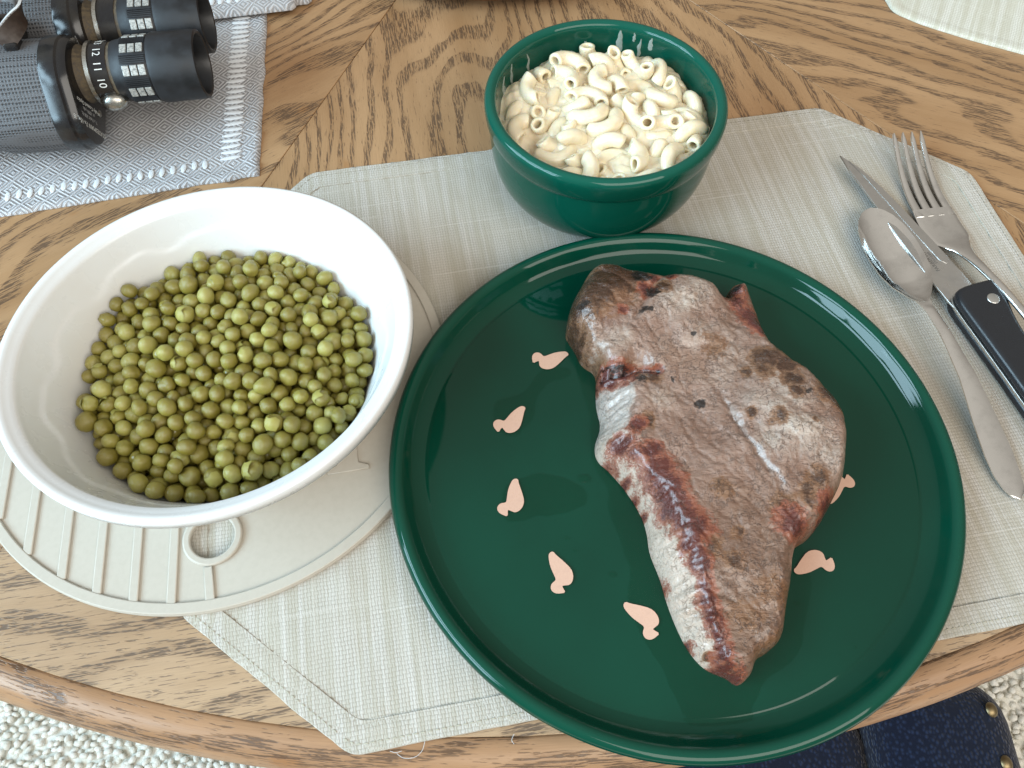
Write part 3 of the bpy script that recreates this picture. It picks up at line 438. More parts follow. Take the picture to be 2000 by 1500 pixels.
PEAS2 = [[-1929,-3536,2171,349],[6074,694,2278,399],[5296,-2000,2169,341],[-3414,-4966,2053,392],[728,2746,2776,369],[-1697,-2865,2388,397],[-2026,3091,2296,420],[-4895,-3645,1749,391],[-4157,401,2314,391],[-367,-55,2259,393],[1492,726,2259,434],[-3192,-6074,2180,380],[2504,2275,2293,398],[1684,-6378,1627,395],[3077,-2443,2209,352],[1407,-2194,2176,377],[5735,1278,1769,451],[4453,3185,2328,369],[1779,5398,2597,320],[180,6106,2449,455],[-5771,-2148,2108,403],[-3214,6094,2296,404],[-1341,-6511,1768,407],[3766,-1701,2348,416],[-4366,-456,2201,383],[-1025,-4703,1657,433],[-210,6767,2041,408],[-4848,3699,2375,410],[4648,4224,2228,393],[2759,-5673,1003,403],[-3701,3347,2728,376],[-4188,-3971,1730,395],[5338,2865,1686,366],[2811,-620,2510,368],[-4485,5170,2110,367],[754,-5290,2304,391],[2062,4366,2235,408],[-150,-4426,1654,394],[-1485,-2091,2358,411],[-2651,-5999,1600,420],[5887,3304,1977,398],[-2994,3177,2565,370],[869,6251,2075,346],[5541,-1493,1721,381],[-939,5611,2183,401],[-3657,2684,2382,378],[-2211,-821,2418,364],[2522,-4549,1710,350],[-6259,-225,1743,451],[-4979,1865,2137,368],[2783,6344,2227,338],[938,45,2320,449],[896,-6520,1621,408],[4067,-275,2101,364],[274,-466,2414,401],[-6289,-2672,2036,346],[-4166,-3229,1696,356],[-6195,-1343,2231,411],[-4771,-4538,1681,431],[-5416,-1458,2047,384],[-1436,1058,2362,413],[-1194,-3459,2228,398],[226,1201,2376,428],[210,2022,2434,400],[-2519,466,2522,440],[-2978,-1024,2347,376],[-3227,347,2893,371],[3659,-3950,2178,380],[4272,-4020,1681,373],[-281,-2163,2216,394],[3696,5501,1715,405],[4325,-2780,1695,423],[4225,2499,2355,358],[-2737,-5191,1701,405],[-5793,3735,2274,391],[-3465,-5619,1626,391],[4895,-1415,2095,373],[-1880,4558,2571,386],[2250,-1235,2376,463],[3034,-1204,2120,372],[4813,-663,2178,390],[-1076,81,2217,344],[-388,-5182,1591,379],[3370,4329,2194,354],[-868,-571,2122,347],[1414,-1371,2393,395],[3512,1167,1664,393],[-4372,-1177,2301,347],[939,2274,2232,383],[936,-4588,1923,334],[-4167,3261,2144,366],[4592,799,2256,367],[2450,3038,2328,375],[-1743,3851,2270,397],[105,-6584,1582,387],[-1430,5194,2589,361],[1867,-5631,1727,381],[1081,-2935,2193,366],[-2447,6163,1883,472],[-5270,1186,2186,374],[2902,5898,1633,421],[3741,-4491,1709,343],[6254,-2104,1640,399],[-2736,-1791,2139,426],[2453,231,2378,369],[-2195,-3668,1581,320],[-1804,-5941,1568,365],[-3774,-4511,1483,339],[-528,706,2281,389],[735,3711,2181,362],[1732,-3804,2207,383],[4260,1882,1864,436],[-4837,-2246,2001,366],[4260,-5002,1576,399],[3464,-633,2208,357],[523,-5797,1633,413],[-5263,3917,1666,446],[380,-3217,2336,407],[213,410,2386,367],[715,-1079,2297,376],[5889,-2838,1567,427],[1746,12,2647,423],[-2007,-127,1902,422],[2023,-5964,1021,421],[-4931,-2880,1591,402],[-1195,-6183,1020,420],[2549,-5281,1645,393],[4732,-3445,1688,365],[-1194,3235,2332,431],[42,-3653,1658,410],[6313,1859,1593,396],[-3865,1255,2224,376],[-1706,-921,1808,438],[-5659,-3513,1743,385],[2024,1487,1701,439],[3515,-1008,1574,391],[-3410,96,2160,431],[3419,-5318,980,380],[3675,-4332,998,398],[831,-1771,2211,344],[1560,1722,2371,411],[1199,-5924,1999,369],[-37,-2851,1751,405],[-1298,4664,2147,346],[643,4445,2291,388],[5796,452,1565,402],[5248,-171,1679,436],[3977,-4961,920,320],[-6505,597,1565,430],[2402,-2077,2121,429],[2331,-4259,2356,389],[-2560,-3894,2088,351],[-1080,-5604,1634,439],[2257,885,2152,352],[-1705,317,2510,396],[2435,5018,2043,369],[4861,4488,1568,352],[2964,-132,1936,403],[4787,-2028,1601,429],[-1269,-248,1577,407],[-2901,4799,2172,384],[389,-4998,1667,403],[-2465,4164,2241,397],[4457,-4454,1014,414],[-873,-1794,2054,326],[-2948,1728,2254,419],[564,1700,1745,446],[1464,-5480,951,351],[-4410,3849,1692,419],[-6434,1418,1622,401],[492,-6297,989,389],[-647,4425,1815,429],[1775,-1652,1725,421],[-1831,-5153,1693,443],[4985,-3827,1042,442],[-4743,4588,1667,411],[-3461,3286,2019,359],[970,1286,2259,334],[-3121,-4278,1737,422],[4008,-2068,1629,373],[-3994,4624,1945,396],[-763,-3885,1671,429],[-2485,-2550,2345,404],[-2830,2534,2177,404],[-6314,-1842,1602,403],[-5075,870,1552,364],[-2982,-5559,1004,404],[3516,-2668,1641,408],[-4361,2239,2246,370],[-557,-5776,959,359],[2927,-4681,1049,449],[4967,1573,1689,383],[1502,-3295,1678,395],[-5410,2473,1717,397],[-6189,2261,1669,421],[2667,-3034,2241,371],[6543,1037,1723,410],[1260,-6186,995,395],[-2049,-2185,1820,374],[1992,3873,1605,402],[2328,-3805,1676,432],[-924,-5170,975,375],[1724,2549,2311,435],[-3480,-3420,1019,419],[1880,-2461,1622,404],[-2586,5330,1660,422],[1081,3038,2169,398],[471,5695,1724,435],[4616,2673,1730,407],[1398,4365,1734,396],[-2748,-3857,1066,466],[-3152,-1307,1696,359],[-5717,3185,1453,371],[-1588,-5519,988,388],[-2844,-3327,1717,384],[-2178,1407,2287,419],[-4548,1120,1987,381],[1778,3440,2260,415],[5489,2118,1645,400],[2987,-3325,1618,390],[-4087,-3890,976,376],[4203,-1336,1765,402],[-3215,879,2337,399],[750,-3352,1687,361],[1470,-4204,1563,424],[5464,-3177,982,382],[-836,3626,1701,402],[2338,-188,1458,395],[-3672,-5111,1028,428],[-121,-2367,1028,428],[-2996,743,1631,361],[4833,3111,1043,443],[5884,-2333,967,367],[5109,-2819,1692,371],[-3392,-595,1720,392],[-374,3171,2267,400],[6036,2651,1593,385],[2755,4364,1710,433],[-3345,4734,1581,363],[-5586,1704,1694,408],[5528,-2178,1553,344],[5067,-963,1559,353],[-1470,-1696,1650,412],[6654,264,1717,374],[417,6577,1597,389],[1893,-4884,1630,375],[-895,1203,1727,445],[294,2754,2148,398],[457,-1300,1631,375],[148,4633,1709,408],[-5009,470,2141,356],[4266,5061,1541,337],[-1625,3381,1640,404],[2797,-779,1560,368],[-2943,-4729,1035,435],[-4695,-1505,1693,425],[1089,-2520,1564,394],[-3517,5203,2099,360],[-4308,-4608,1003,403],[2668,-2636,1617,372],[-1434,1838,2056,353],[5034,785,1589,439],[3623,-221,1466,420],[-623,307,1550,452],[-635,-6513,1456,373],[-3692,1958,2294,361],[-2566,-761,1679,463],[5141,-2476,1003,403],[3100,5525,959,359],[2747,1100,1634,394],[-2684,3439,1847,459],[-5857,-2805,1437,412],[1260,3605,1658,388],[6088,-1572,1037,437],[-339,5976,1746,429],[4762,3591,1741,407],[2060,3077,1597,399],[-4123,1756,1664,420],[-342,-4729,984,384],[-3529,-3615,1764,363],[-3317,2159,1717,367],[3241,-1861,1692,448],[2735,1885,1649,403],[4174,4109,1626,386],[-5271,-2508,996,396],[4508,179,1710,393],[682,-4062,1539,369],[-5797,948,1684,397],[1932,140,1941,320],[5274,-1708,1015,415],[-5937,-2151,992,392],[3816,-3411,1652,394],[-809,2847,1685,399],[-1709,3769,973,373],[-4438,-753,1484,402],[-497,2373,2255,412],[-2171,-3247,1003,403],[363,-2115,1692,449],[-663,-1772,985,385],[2149,6218,1610,405],[-3900,-1297,1691,399],[-2554,1584,1007,407],[-2347,-4499,1707,394],[-3788,2042,990,390],[3201,502,1597,360],[-3965,2563,1677,405],[2431,5831,988,388],[175,80,1687,412],[3251,1753,1024,424],[2522,436,1713,338],[-2203,-5934,968,368],[5564,-251,951,351],[-1411,2384,1025,425],[1097,-3535,1021,421],[-1826,191,1065,465],[-4005,5276,1590,354],[3077,1476,2239,394],[-3465,-4191,945,345],[-245,1657,1913,384],[-2293,2735,1641,378],[-4921,312,1035,435],[-1412,539,1733,410],[-13,3799,1811,464],[-3340,28,1072,472],[-1297,812,960,360],[-3488,-2833,1635,436],[-5348,-3318,1027,427],[-3309,-2323,1001,401],[2230,-413,2157,350],[864,6237,1022,422],[-3289,5715,1609,390],[-4472,1809,947,347],[800,-5647,952,352],[3019,5121,1582,389],[-3760,689,1673,422],[1192,-1131,1639,368],[-1984,4731,1762,449],[5411,1557,1021,421],[3476,1910,1764,376],[-305,-1606,1655,398],[-4561,-2548,945,345],[4281,1095,1631,391],[3857,526,1953,394],[-106,3028,1602,336],[887,4969,1740,413],[-2282,-5197,995,395],[-4708,2253,1597,352],[1390,6438,1603,395],[3830,2574,1676,415],[-903,6572,1708,395],[-705,-2264,1567,378],[5532,-973,991,391],[-1795,1702,975,375],[6282,-1,1046,446],[-1400,-2575,1701,398],[1295,5660,1747,396],[2172,-3090,1777,320],[2537,-1467,1626,380],[2486,1479,1003,403],[-4036,-2054,999,399],[-3321,860,990,390],[-1396,4149,1628,399],[-1654,6377,1614,399],[-380,5183,1862,376],[-1887,2032,1578,337],[-4905,-152,1725,402],[-2760,-2420,1587,416],[-3377,1405,1631,409],[-2226,676,1725,440],[1379,2777,1534,355],[-2231,-1503,1589,379],[-6575,-971,1669,367],[-2633,1336,1690,346],[-2754,52,1679,388],[-51,2311,1598,394],[-1079,5881,1502,351],[-1695,5511,1686,396],[-1544,2621,1780,380],[3148,-4084,1585,387],[2673,3547,1790,408],[-3486,-1975,1676,397],[4402,-618,1546,371],[3287,3131,1630,385],[-3999,-97,1619,404],[3514,4593,1571,339],[1292,1203,1640,381],[-1072,5101,1658,354],[-4863,3106,1735,464],[-3575,3978,1683,430],[2708,2657,1654,377],[690,-549,1717,418],[-1489,-3306,1559,357],[1051,-1799,1586,330],[-3144,2840,1554,368],[1887,706,1569,369],[-2107,3960,1615,363],[-1713,1313,1628,396],[-4242,-2496,1605,393],[1323,-20,1527,441],[2050,4670,1533,364],[1178,-5233,1616,425],[-2809,4211,1533,397],[1481,-602,2134,426],[-3919,3294,1459,369],[2055,2296,1620,383],[712,4117,1593,366],[-867,2051,1582,426],[-2146,-2953,1735,413],[2041,-887,1616,400],[-100,938,1672,400],[-5310,-1989,1534,356],[-788,-3064,1641,391],[4014,3350,1731,401],[3458,3869,1649,374],[-5575,216,1672,370],[2043,5448,1581,378],[-916,-1106,1616,401],[583,3244,1612,393],[-4490,473,1655,358],[1350,1976,1641,400],[704,2486,1534,389],[-2591,2048,1626,372],[684,724,1821,437],[1624,5027,2034,376],[-5201,-868,1593,395],[-4857,1561,1485,369],[-5884,-1196,1506,392],[-181,-699,1731,455]]
MAC = [[1251,4117,2810,919,0,0,-393,790,130],[-4323,881,2810,386,0,0,-923,970,126],[144,4747,2810,696,0,0,-718,709,143],[2590,685,2810,936,0,0,-352,759,116],[-2261,-1127,2810,974,0,0,226,858,128],[-1788,654,2810,960,0,0,-279,803,120],[-1017,-334,2810,258,0,0,966,888,121],[3300,-2950,2810,663,0,0,748,785,118],[-1883,-3953,2810,0,161,987,0,815,113],[-1404,2526,2810,866,0,0,-501,880,123],[-2555,-867,3354,488,-87,-805,-325,823,132],[-2634,-3264,2810,0,296,955,0,944,129],[673,-3305,2810,370,0,0,929,802,142],[-823,-2494,2810,0,-473,881,0,731,136],[-4536,-1522,2810,0,987,160,0,826,118],[3371,3076,2810,0,1000,-25,0,953,129],[1287,-678,2810,662,0,0,749,992,140],[-653,3763,2810,0,819,574,0,735,123],[-2818,2162,2810,183,0,0,-983,930,104],[3649,-2512,3564,197,788,569,-129,863,145],[993,2436,2810,385,0,0,-923,772,105],[2509,-1834,2810,585,0,0,811,787,115],[-31,700,2810,902,0,0,431,786,119],[1804,871,3084,582,-301,-65,753,950,123],[-3820,-763,2810,953,0,0,304,877,105],[949,-1773,2810,887,0,0,-461,719,143],[-3936,2561,2810,22,0,0,1000,804,143],[2657,-3827,2810,0,-700,714,0,801,129],[-2862,1345,3339,101,-419,291,-854,898,104],[1427,-4297,2810,0,-355,935,0,721,120],[4414,1962,2810,207,0,0,-978,738,113],[-975,1343,3274,522,-261,-798,154,759,114],[2160,2933,2810,0,727,-686,0,837,114],[-669,-4298,2810,0,993,-121,0,801,122],[-3221,-181,3566,688,186,648,-270,905,102],[-2695,-2913,3593,789,-23,-30,-614,999,119],[270,1870,2810,0,-357,934,0,977,100],[-1570,-4196,3314,628,679,-263,275,717,104],[3694,-298,2810,789,0,0,615,974,119],[3854,1147,3057,573,-178,780,178,954,131],[-2140,3492,2810,0,-274,962,0,726,116],[2469,-3043,3844,623,248,-385,-634,799,120],[21,-1637,3330,11,-644,-598,-477,926,104],[3087,-3919,3613,400,353,-187,825,978,121],[1168,4161,3841,18,695,309,-649,810,131],[-3538,-2630,2810,304,0,0,953,783,132],[1846,1722,3367,550,611,-131,554,825,122],[-4209,2602,3529,271,-517,-788,-193,757,109],[-2529,-1746,3735,817,243,372,-369,958,126],[-799,4553,3604,521,45,46,-851,827,135],[-3733,1139,3633,30,-560,4,828,974,107],[-1674,625,3867,504,91,-364,-778,999,101],[3808,3171,3600,22,-783,-621,-24,884,112],[5061,238,2986,23,-623,-40,781,776,122],[66,-5124,3219,274,213,737,-580,881,120],[2798,380,3554,887,35,62,-457,914,143],[3730,-1134,2993,635,-55,702,319,751,111],[2532,-1764,3915,438,-117,-334,-826,883,118],[4369,-1383,3378,570,-667,-421,-229,795,123],[587,-3037,3569,42,-726,-684,-55,909,141],[505,838,3592,47,156,-987,6,982,137],[2104,2511,3646,40,780,624,23,804,140],[-2171,2373,3604,942,7,-8,336,913,108],[2183,4317,3175,243,-956,-123,107,986,111],[4649,-345,3931,179,-799,-446,-362,905,131],[4730,-2354,3694,512,713,352,325,972,130],[-287,-256,3584,850,-2,77,521,995,103],[-1408,-3142,3686,12,-840,352,413,711,109],[-106,5280,3663,411,356,528,-653,873,119],[-809,-807,3316,554,723,-201,360,725,109],[1299,-1555,3732,663,97,-738,85,874,118],[-1788,3605,3581,909,28,-17,416,929,121],[2244,3717,4176,773,-246,564,153,963,134],[-656,2740,3615,915,1,351,-198,848,116],[-4960,573,3319,372,-21,-851,-371,764,113],[1127,-4029,3595,517,-201,-92,-827,807,116],[2699,-361,4036,294,-804,121,-502,754,121],[-4782,-689,3604,39,-135,-990,-18,734,139],[-3386,3671,3588,220,286,403,841,865,104],[4613,-1799,4461,420,496,-323,687,798,111],[1404,880,4094,741,105,174,-640,747,122],[-1713,-1991,4071,531,702,-270,390,755,107],[-1951,2837,4275,956,-105,51,268,911,119],[-860,-439,4330,751,-52,-157,-640,902,121],[1612,-3557,4340,30,988,15,-149,851,114],[1780,-5059,3955,164,512,-631,560,828,122],[2913,-1371,4673,604,-281,272,694,803,137],[-1840,4806,3190,373,100,590,-709,774,110],[-122,2491,4308,68,13,-12,-998,803,135],[3323,3654,4116,149,845,177,483,954,125],[269,3856,4050,389,-864,-301,-111,808,129],[-808,1199,4277,813,-39,7,581,948,111],[155,-1090,4255,888,-43,-164,-428,900,132],[4175,1788,3787,198,-883,-167,390,817,107],[734,2312,4064,753,-108,-476,442,882,109],[249,-4639,3696,302,818,187,-453,810,125],[-1110,-4486,3916,201,-919,234,-247,989,107],[4108,-735,4403,423,-525,719,169,722,124],[-4169,1699,4270,217,-92,971,46,983,102],[5198,821,3905,130,-755,-5,-643,893,101],[3343,-3760,4470,170,407,-101,892,865,105],[-1699,4118,4308,808,0,85,583,898,116],[1,-2308,4018,283,-332,-599,-671,896,112],[3232,997,4299,466,-241,-162,-836,722,108],[1648,-361,4249,126,442,292,-839,782,107]]

# ------------------------------------------------------------ carpet and floor
FZ = -0.74
def poly_obj(name, pts, z, m, kind):
    me = bpy.data.meshes.new(name); me.from_pydata([(x, y, z) for x, y in pts], [], [tuple(range(len(pts)))])
    return tag(link(name, me, m), kind=kind)
tag(poly_obj('floor', [(-3,-3),(3,-3),(3,3),(-3,3)], FZ-.012, CARPET, 'structure'), 'cream carpeted floor under the table')
lo = bmesh.new(); bmesh.ops.create_icosphere(lo, subdivisions=1, radius=1); 
LV = np.array([v.co for v in lo.verts]); LF = np.array([[v.index for v in f.verts] for f in lo.faces]); lo.free()
def scatter_mesh(name, locs, scl, rots, m, V=None, F=None):
    V = LV if V is None else V; F = LF if F is None else F
    n = len(locs); c, s = np.cos(rots), np.sin(rots)
    A = V[None]*scl[:,None,:]; X = A[:,:,0]*c[:,None]-A[:,:,1]*s[:,None]; Y = A[:,:,0]*s[:,None]+A[:,:,1]*c[:,None]
    W = np.stack([X, Y, A[:,:,2]], 2)+locs[:,None,:]; FF = (F[None]+np.arange(n)[:,None,None]*len(V)).reshape(-1, F.shape[1])
    me = bpy.data.meshes.new(name); me.from_pydata(W.reshape(-1,3).tolist(), [], FF.tolist())
    me.polygons.foreach_set('use_smooth', [True]*len(me.polygons)); return link(name, me, m)
L = []
for (x0, x1, y0, y1) in ((-1.3, 1.2, -.4, .6),):
    gx, gy = np.meshgrid(np.arange(x0, x1, .0112), np.arange(y0, y1, .0086)); gx = gx+(np.round(gy/.0086) % 2)*.0056; L.append(np.c_[gx.ravel(), gy.ravel()])
L = np.vstack(L); k = len(L); L = np.c_[L+rng.normal(0, .0022, (k, 2)), FZ-.008+rng.normal(0, .0022, k)]
tag(scatter_mesh('carpet_loops', L, np.c_[rng.uniform(.005, .0074, k), rng.uniform(.0036, .005, k), rng.uniform(.004, .007, k)], rng.normal(.3, .9, k), CARPET), 'cream loop pile of the carpet below the table', 'carpet', kind='stuff')

# ------------------------------------------------------------ chair below the table edge
ch = thing('chair', 'navy woven upholstered chair with brass nailheads tucked below the table edge', 'chair', (.12, -.16, FZ))
def soft_box(a, b, r, n=5):
    (x0,y0,z0),(x1,y1,z1) = a, b; bm = bmesh.new(); bmesh.ops.create_cube(bm, size=1)
    for v in bm.verts: v.co = Vector(((x0+x1)/2+v.co.x*(x1-x0), (y0+y1)/2+v.co.y*(y1-y0), (z0+z1)/2+v.co.z*(z1-z0)))
    bmesh.ops.bevel(bm, geom=bm.edges[:], offset=r, segments=n, affect='EDGES', profile=.5)
    me = bpy.data.meshes.new('b'); bm.to_mesh(me); bm.free(); me.polygons.foreach_set('use_smooth', [True]*len(me.polygons)); return me
def rel(o, me):
    me.transform(Matrix.Translation(-Vector(o.location))); return me
link('seat', rel(ch, soft_box((-.14,-.42,-.36), (.268,.082,-.262), .03)), NAVY, ch)
arm = link('side_bolster', rel(ch, soft_box((.262,-.42,-.42), (.362,.098,-.228), .034)), NAVY, ch)
link('seat_rail', rel(ch, soft_box((-.13,-.40,-.45), (.335,.045,-.37), .008)), OAK_EDGE, ch)
for i in range(9):
    y = .046-.034*i
    b = MB().lathe([(0, .0032), (.0028, .0026), (.005, .0008), (.0052, 0)], 14); 
    o = b.build('nailhead', BRASS, ch); o.location = Vector((.3395, y+.026, -.2300))-ch.location; o.rotation_euler = (0, R(22), 0)

# ------------------------------------------------------------ round oak table
TC = (-.02, .7144)
tb = thing('dining_table', 'round oak dining table with wedge veneer panels and rounded rim', 'table', (TC[0], TC[1], 0))
def uv_from(me, fn):
    uv = me.uv_layers.new(name='uv')
    for lp in me.loops: uv.data[lp.index].uv = fn(me.vertices[lp.vertex_index].co)
def panel(name, r0, r1, half, n, ang, m, tangential):
    b = MB(); g = .00012; top = []; 
    def pt(r, a):
        x, y = r*math.cos(a), r*math.sin(a)
        return x, y
    inner = [pt(r0, -half+2*half*i/n) for i in range(n+1)] if r0 > 0 else [(0.0004, 0)]
    outer = [pt(r1, -half+2*half*i/n) for i in range(n+1)]
    ring = outer + inner[::-1]
    c = np.mean(ring, 0)
    def ins(q, d):
        v = np.array(q)-c; return tuple(c+v*(1-d/np.hypot(*v)))
    lo_ = [(*ins(q, g), -.022) for q in ring]; mid = [(*ins(q, g), -.0004) for q in ring]; hi_ = [(*ins(q, g+.0005), 0) for q in ring]
    b.sections([lo_, mid, hi_])
    me = b.mesh(name, False); uv_from(me, (lambda c: (c.y, c.x)) if tangential else (lambda c: (c.x, c.y)))
    o = link(name, me, m, tb); o.rotation_euler = (0, 0, ang); return o
for k in range(6):
    a = R(249.7+30+60*k)
    panel('veneer_wedge', 0, .575, R(30), 24, a, OAK, False)
    panel('border_panel', .5754, .6822, R(30), 24, a, OAK_BORDER, True)
pr = [(.6820, -.006), (.6821, -.0006), (.6832, -.0001), (.6850, .0003), (.688, .0002), (.6925, -.0014), (.6962, -.0055), (.6984, -.011), (.6986, -.015), (.697, -.02), (.692, -.0245), (.684, -.027), (.66, -.027), (.66, -.023)]
n = 288; m = len(pr); b = MB().lathe(pr, n); me = b.mesh('rounded_rim'); uv = me.uv_layers.new(name='uv')
ln = np.r_[0, np.cumsum(np.hypot(*np.diff(np.array(pr), axis=0).T))]
for pl in me.polygons:
    aa = [math.atan2(me.vertices[v].co.y, me.vertices[v].co.x) for v in pl.vertices]
    wrap = max(aa)-min(aa) > 3
    for li, v, a in zip(pl.loop_indices, pl.vertices, aa):
        co = me.vertices[v].co; r = math.hypot(co.x, co.y); j = int(np.argmin([(r-q[0])**2+(co.z-q[1])**2 for q in pr]))
        if wrap and a < 0: a += 2*math.pi
        uv.data[li].uv = (a*.69, ln[j])
link('rounded_rim', me, OAK_EDGE, tb)
# lazy susan at the table centre
ls = thing('lazy_susan', 'round brown wooden turntable at the middle of the table', 'turntable', (TC[0], TC[1], .0))
b = MB().lathe([(0, .026), (.19, .026), (.197, .0255), (.2015, .022), (.2022, .017), (.2005, .012), (.195, .010), (.12, .010)], 160)
me = b.mesh('disc'); uv_from(me, lambda c: (c.x, c.y+c.z)); link('disc', me, WOOD_DARK, ls)
MB().lathe([(.12, .010), (.12, 0.0002), (.0, .0002)], 64).build('base', BLACKP, ls)

# ------------------------------------------------------------ cloths and placemats
def frame_poly(u0, u1, v0, v1, cut, ang, o=(0, 0)):
    q = [(u0+cut, v0), (u1-cut, v0), (u1, v0+cut), (u1, v1-cut), (u1-cut, v1), (u0+cut, v1), (u0, v1-cut), (u0, v0+cut)]
    c, s = math.cos(ang), math.sin(ang); return [(o[0]+u*c-v*s, o[1]+u*s+v*c) for u, v in q]
def round_poly(p, r):
    """soften corners a little"""
    o = []; n = len(p)
    for i in range(n):
        a, b, c = (np.array(p[(i+k) % n]) for k in (-1, 0, 1)); d1 = (a-b)/np.hypot(*(a-b)); d2 = (c-b)/np.hypot(*(c-b))
        for t in (0, .25, .5, .75, 1): o.append(tuple(((1-t)**2)*(b+d1*r)+2*t*(1-t)*b+t*t*(b+d2*r)))
    return o
def hemmed_mat(name, label, poly, m, ang, z0, inset=.0125, step=.004, rim=None):
    rt_ = thing(name, label, 'placemat', (*np.mean(poly, 0), z0))
    poly = np.array(round_poly(poly, .006)); base = np.array(rt_.location[:2]); pl = poly-base
    # ragged, slightly wavy edge
    seg = []
    for i in range(len(pl)):
        a, b_ = pl[i], pl[(i+1) % len(pl)]; k = max(1, int(np.hypot(*(b_-a))/.004))
        for j in range(k): seg.append(a+(b_-a)*j/k)
    pl = np.array([q*(1+.0022*fbm(q[0]*60, q[1]*60, 3.3, 3)) for q in seg])
    def zf(P, d):
        h = np.array([.00035*fbm(x*22, y*22, .5, 3)+.0003*fbm(x*90, y*90, 4.5, 2) for x, y in P])+np.array([.0009*max(0, noise.noise(Vector((x*16+3, y*16, 7)))) for x, y in P])
        hem = np.exp(-((d-inset)/.0009)**2)*-.0005+np.exp(-((d-.0028)/.0009)**2)*-.0003+np.where(d < inset, .0004, 0)
        return np.where(d > 0, np.abs(h)*.8+hem, 0)
    o = sheet('cloth', pl, step*.55, zf, .0013, m, rt_, ang)
    if rim is not None:
        ins_ = [np.array(round_poly(q, .005))-base for q in rim]
        me = curve_mesh([pl.tolist(), ins_[0].tolist()], .0007, .0003); me.transform(Matrix.Translation((0, 0, .0011))); 
        while me.uv_layers: me.uv_layers.remove(me.uv_layers[0])
        uv = me.uv_layers.new(name='uv'); c_, s_ = math.cos(-ang), math.sin(-ang)
        for lp in me.loops: co = me.vertices[lp.vertex_index].co; uv.data[lp.index].uv = (co.x*c_-co.y*s_+.0007, co.x*s_+co.y*c_)
        link('hem', me, m, rt_)
        for q_ in ins_[1:]:
            b = MB(); P_ = np.vstack([q_, q_[:1]]); L_ = np.r_[0, np.cumsum(np.hypot(*np.diff(P_, axis=0).T))]
            for k in range(int(L_[-1]/.0030)):
                pa, pb = [np.array([np.interp(l, L_, P_[:,0]), np.interp(l, L_, P_[:,1])]) for l in (k*.0030, k*.0030+.0021)]
                n_ = np.array([-(pb-pa)[1], (pb-pa)[0]])/np.hypot(*(pb-pa))*.0002
                z_ = .00195; b.add([(*(pa-n_), z_), (*(pb-n_), z_), (*((pa+pb)/2+n_*1.6), z_+.0003), (*(pa+n_), z_)], [(0, 1, 2), (0, 2, 3)])
            tag(b.build('stitching', THREAD, rt_), kind='stuff')
    return rt_
MA = R(10.5)
def loose_thread(par, pts, r=.0001):
    q = resample(pts, 24); secs = []
    for i in range(24):
        c = Vector(q[i])-par.location; t = (Vector(q[min(i+1, 23)])-Vector(q[max(i-1, 0)])).normalized(); a = t.orthogonal().normalized(); b_ = t.cross(a)
        secs.append([c+a*r*math.cos(k*1.2566)+b_*r*math.sin(k*1.2566) for k in range(5)])
    MB().sections(secs).build('loose_thread', STITCH, par)
hemmed_mat('placemat', 'sage beige woven octagonal placemat under the green plate and bowl', frame_poly(-.133, .348, .0365, .372, .072, MA), MAT_SAGE, MA, .0002, rim=[frame_poly(-.133+i, .348-i, .0365+i, .372-i, .072-.586*i, MA) for i in (.0125, .0035)])
PM = bpy.data.objects['placemat']
loose_thread(PM, [(-.036, .031, .0012), (-.037, .027, .001), (-.040, .0245, .0008), (-.0445, .0242, .0006), (-.0475, .0258, .0006)])
loose_thread(PM, [(-.0455, .0268, .001), (-.048, .0262, .0008), (-.0505, .0268, .0006)])
loose_thread(PM, [(.0015, .0335, .001), (.0005, .0312, .0008), (.0015, .0296, .0006)])
q = [(.2779, .519), (.2959, .5044), (.3268, .4875), (.3585, .4727), (.52, .40), (.62, .50), (.64, .62), (.56, .72), (.40, .74), (.30, .66), (.272, .56)]
hemmed_mat('pale_placemat', 'pale woven placemat lying at the far right corner of the table', q, MAT_PALE, R(-25), .0002, .009)

cl = thing('grey_cloth', 'grey diamond patterned cloth with white hemstitch spread flat under the binoculars', 'cloth', (-.1591, .3536, .0002))
e1 = Vector((math.cos(R(12.9)), math.sin(R(12.9)))); e2 = Vector((math.cos(R(97.3)), math.sin(R(97.3))))
CL = lambda a, b: tuple(-a*e1+b*e2)          # local cloth frame: a leftwards from the corner, b away from the viewer
ce = []
for i in range(60): ce.append(CL(.36*i/60, .0012*fbm(i*.4, 1, 0, 2)))
ce += [CL(.36, 0), CL(.36, .36), CL(0, .36)]
for i in range(60): ce.append(CL(.0012*fbm(i*.4, 5, 0, 2), .36*(1-i/60)))
def zc(P, d): return np.where(d > 0, np.array([abs(.0007*fbm(x*30, y*30, 2, 3)) for x, y in P])+np.where(d < .006, .0007, 0)+np.exp(-((d-.012)/.0025)**2)*-.0004, 0)
sheet('fabric', ce, .0028, zc, .0014, CLOTH, cl, R(12.9))
sv = bmesh.new(); bmesh.ops.create_icosphere(sv, subdivisions=2, radius=1); SME = bpy.data.meshes.new('stitch'); sv.to_mesh(SME); sv.free()
SME.polygons.foreach_set('use_smooth', [True]*len(SME.polygons)); SME.materials.append(STITCH)
for i in range(34):
    x, y = CL(.0185+rng.normal(0, .0004), .018+.0052*i); o = bpy.data.objects.new('stitch', SME); C.objects.link(o); o.parent = cl
    o.location = (x, y, .0019); o.scale = (.0068, .0017, .0009); o.rotation_euler = (0, 0, R(10)+rng.normal(0, .06))
for i in range(26):
    x, y = CL(.034+.0066*i, .0155+rng.normal(0, .0005)); o = bpy.data.objects.new('stitch', SME); C.objects.link(o); o.parent = cl
    o.location = (x, y, .0017); o.scale = (.0018, .0040, .0006); o.rotation_euler = (0, 0, R(5)+rng.normal(0, .1))
fc = thing('folded_cloth', 'folded grey cloth lying on the flat one at the far edge, behind the binoculars', 'cloth', (-.157, .512, .002))
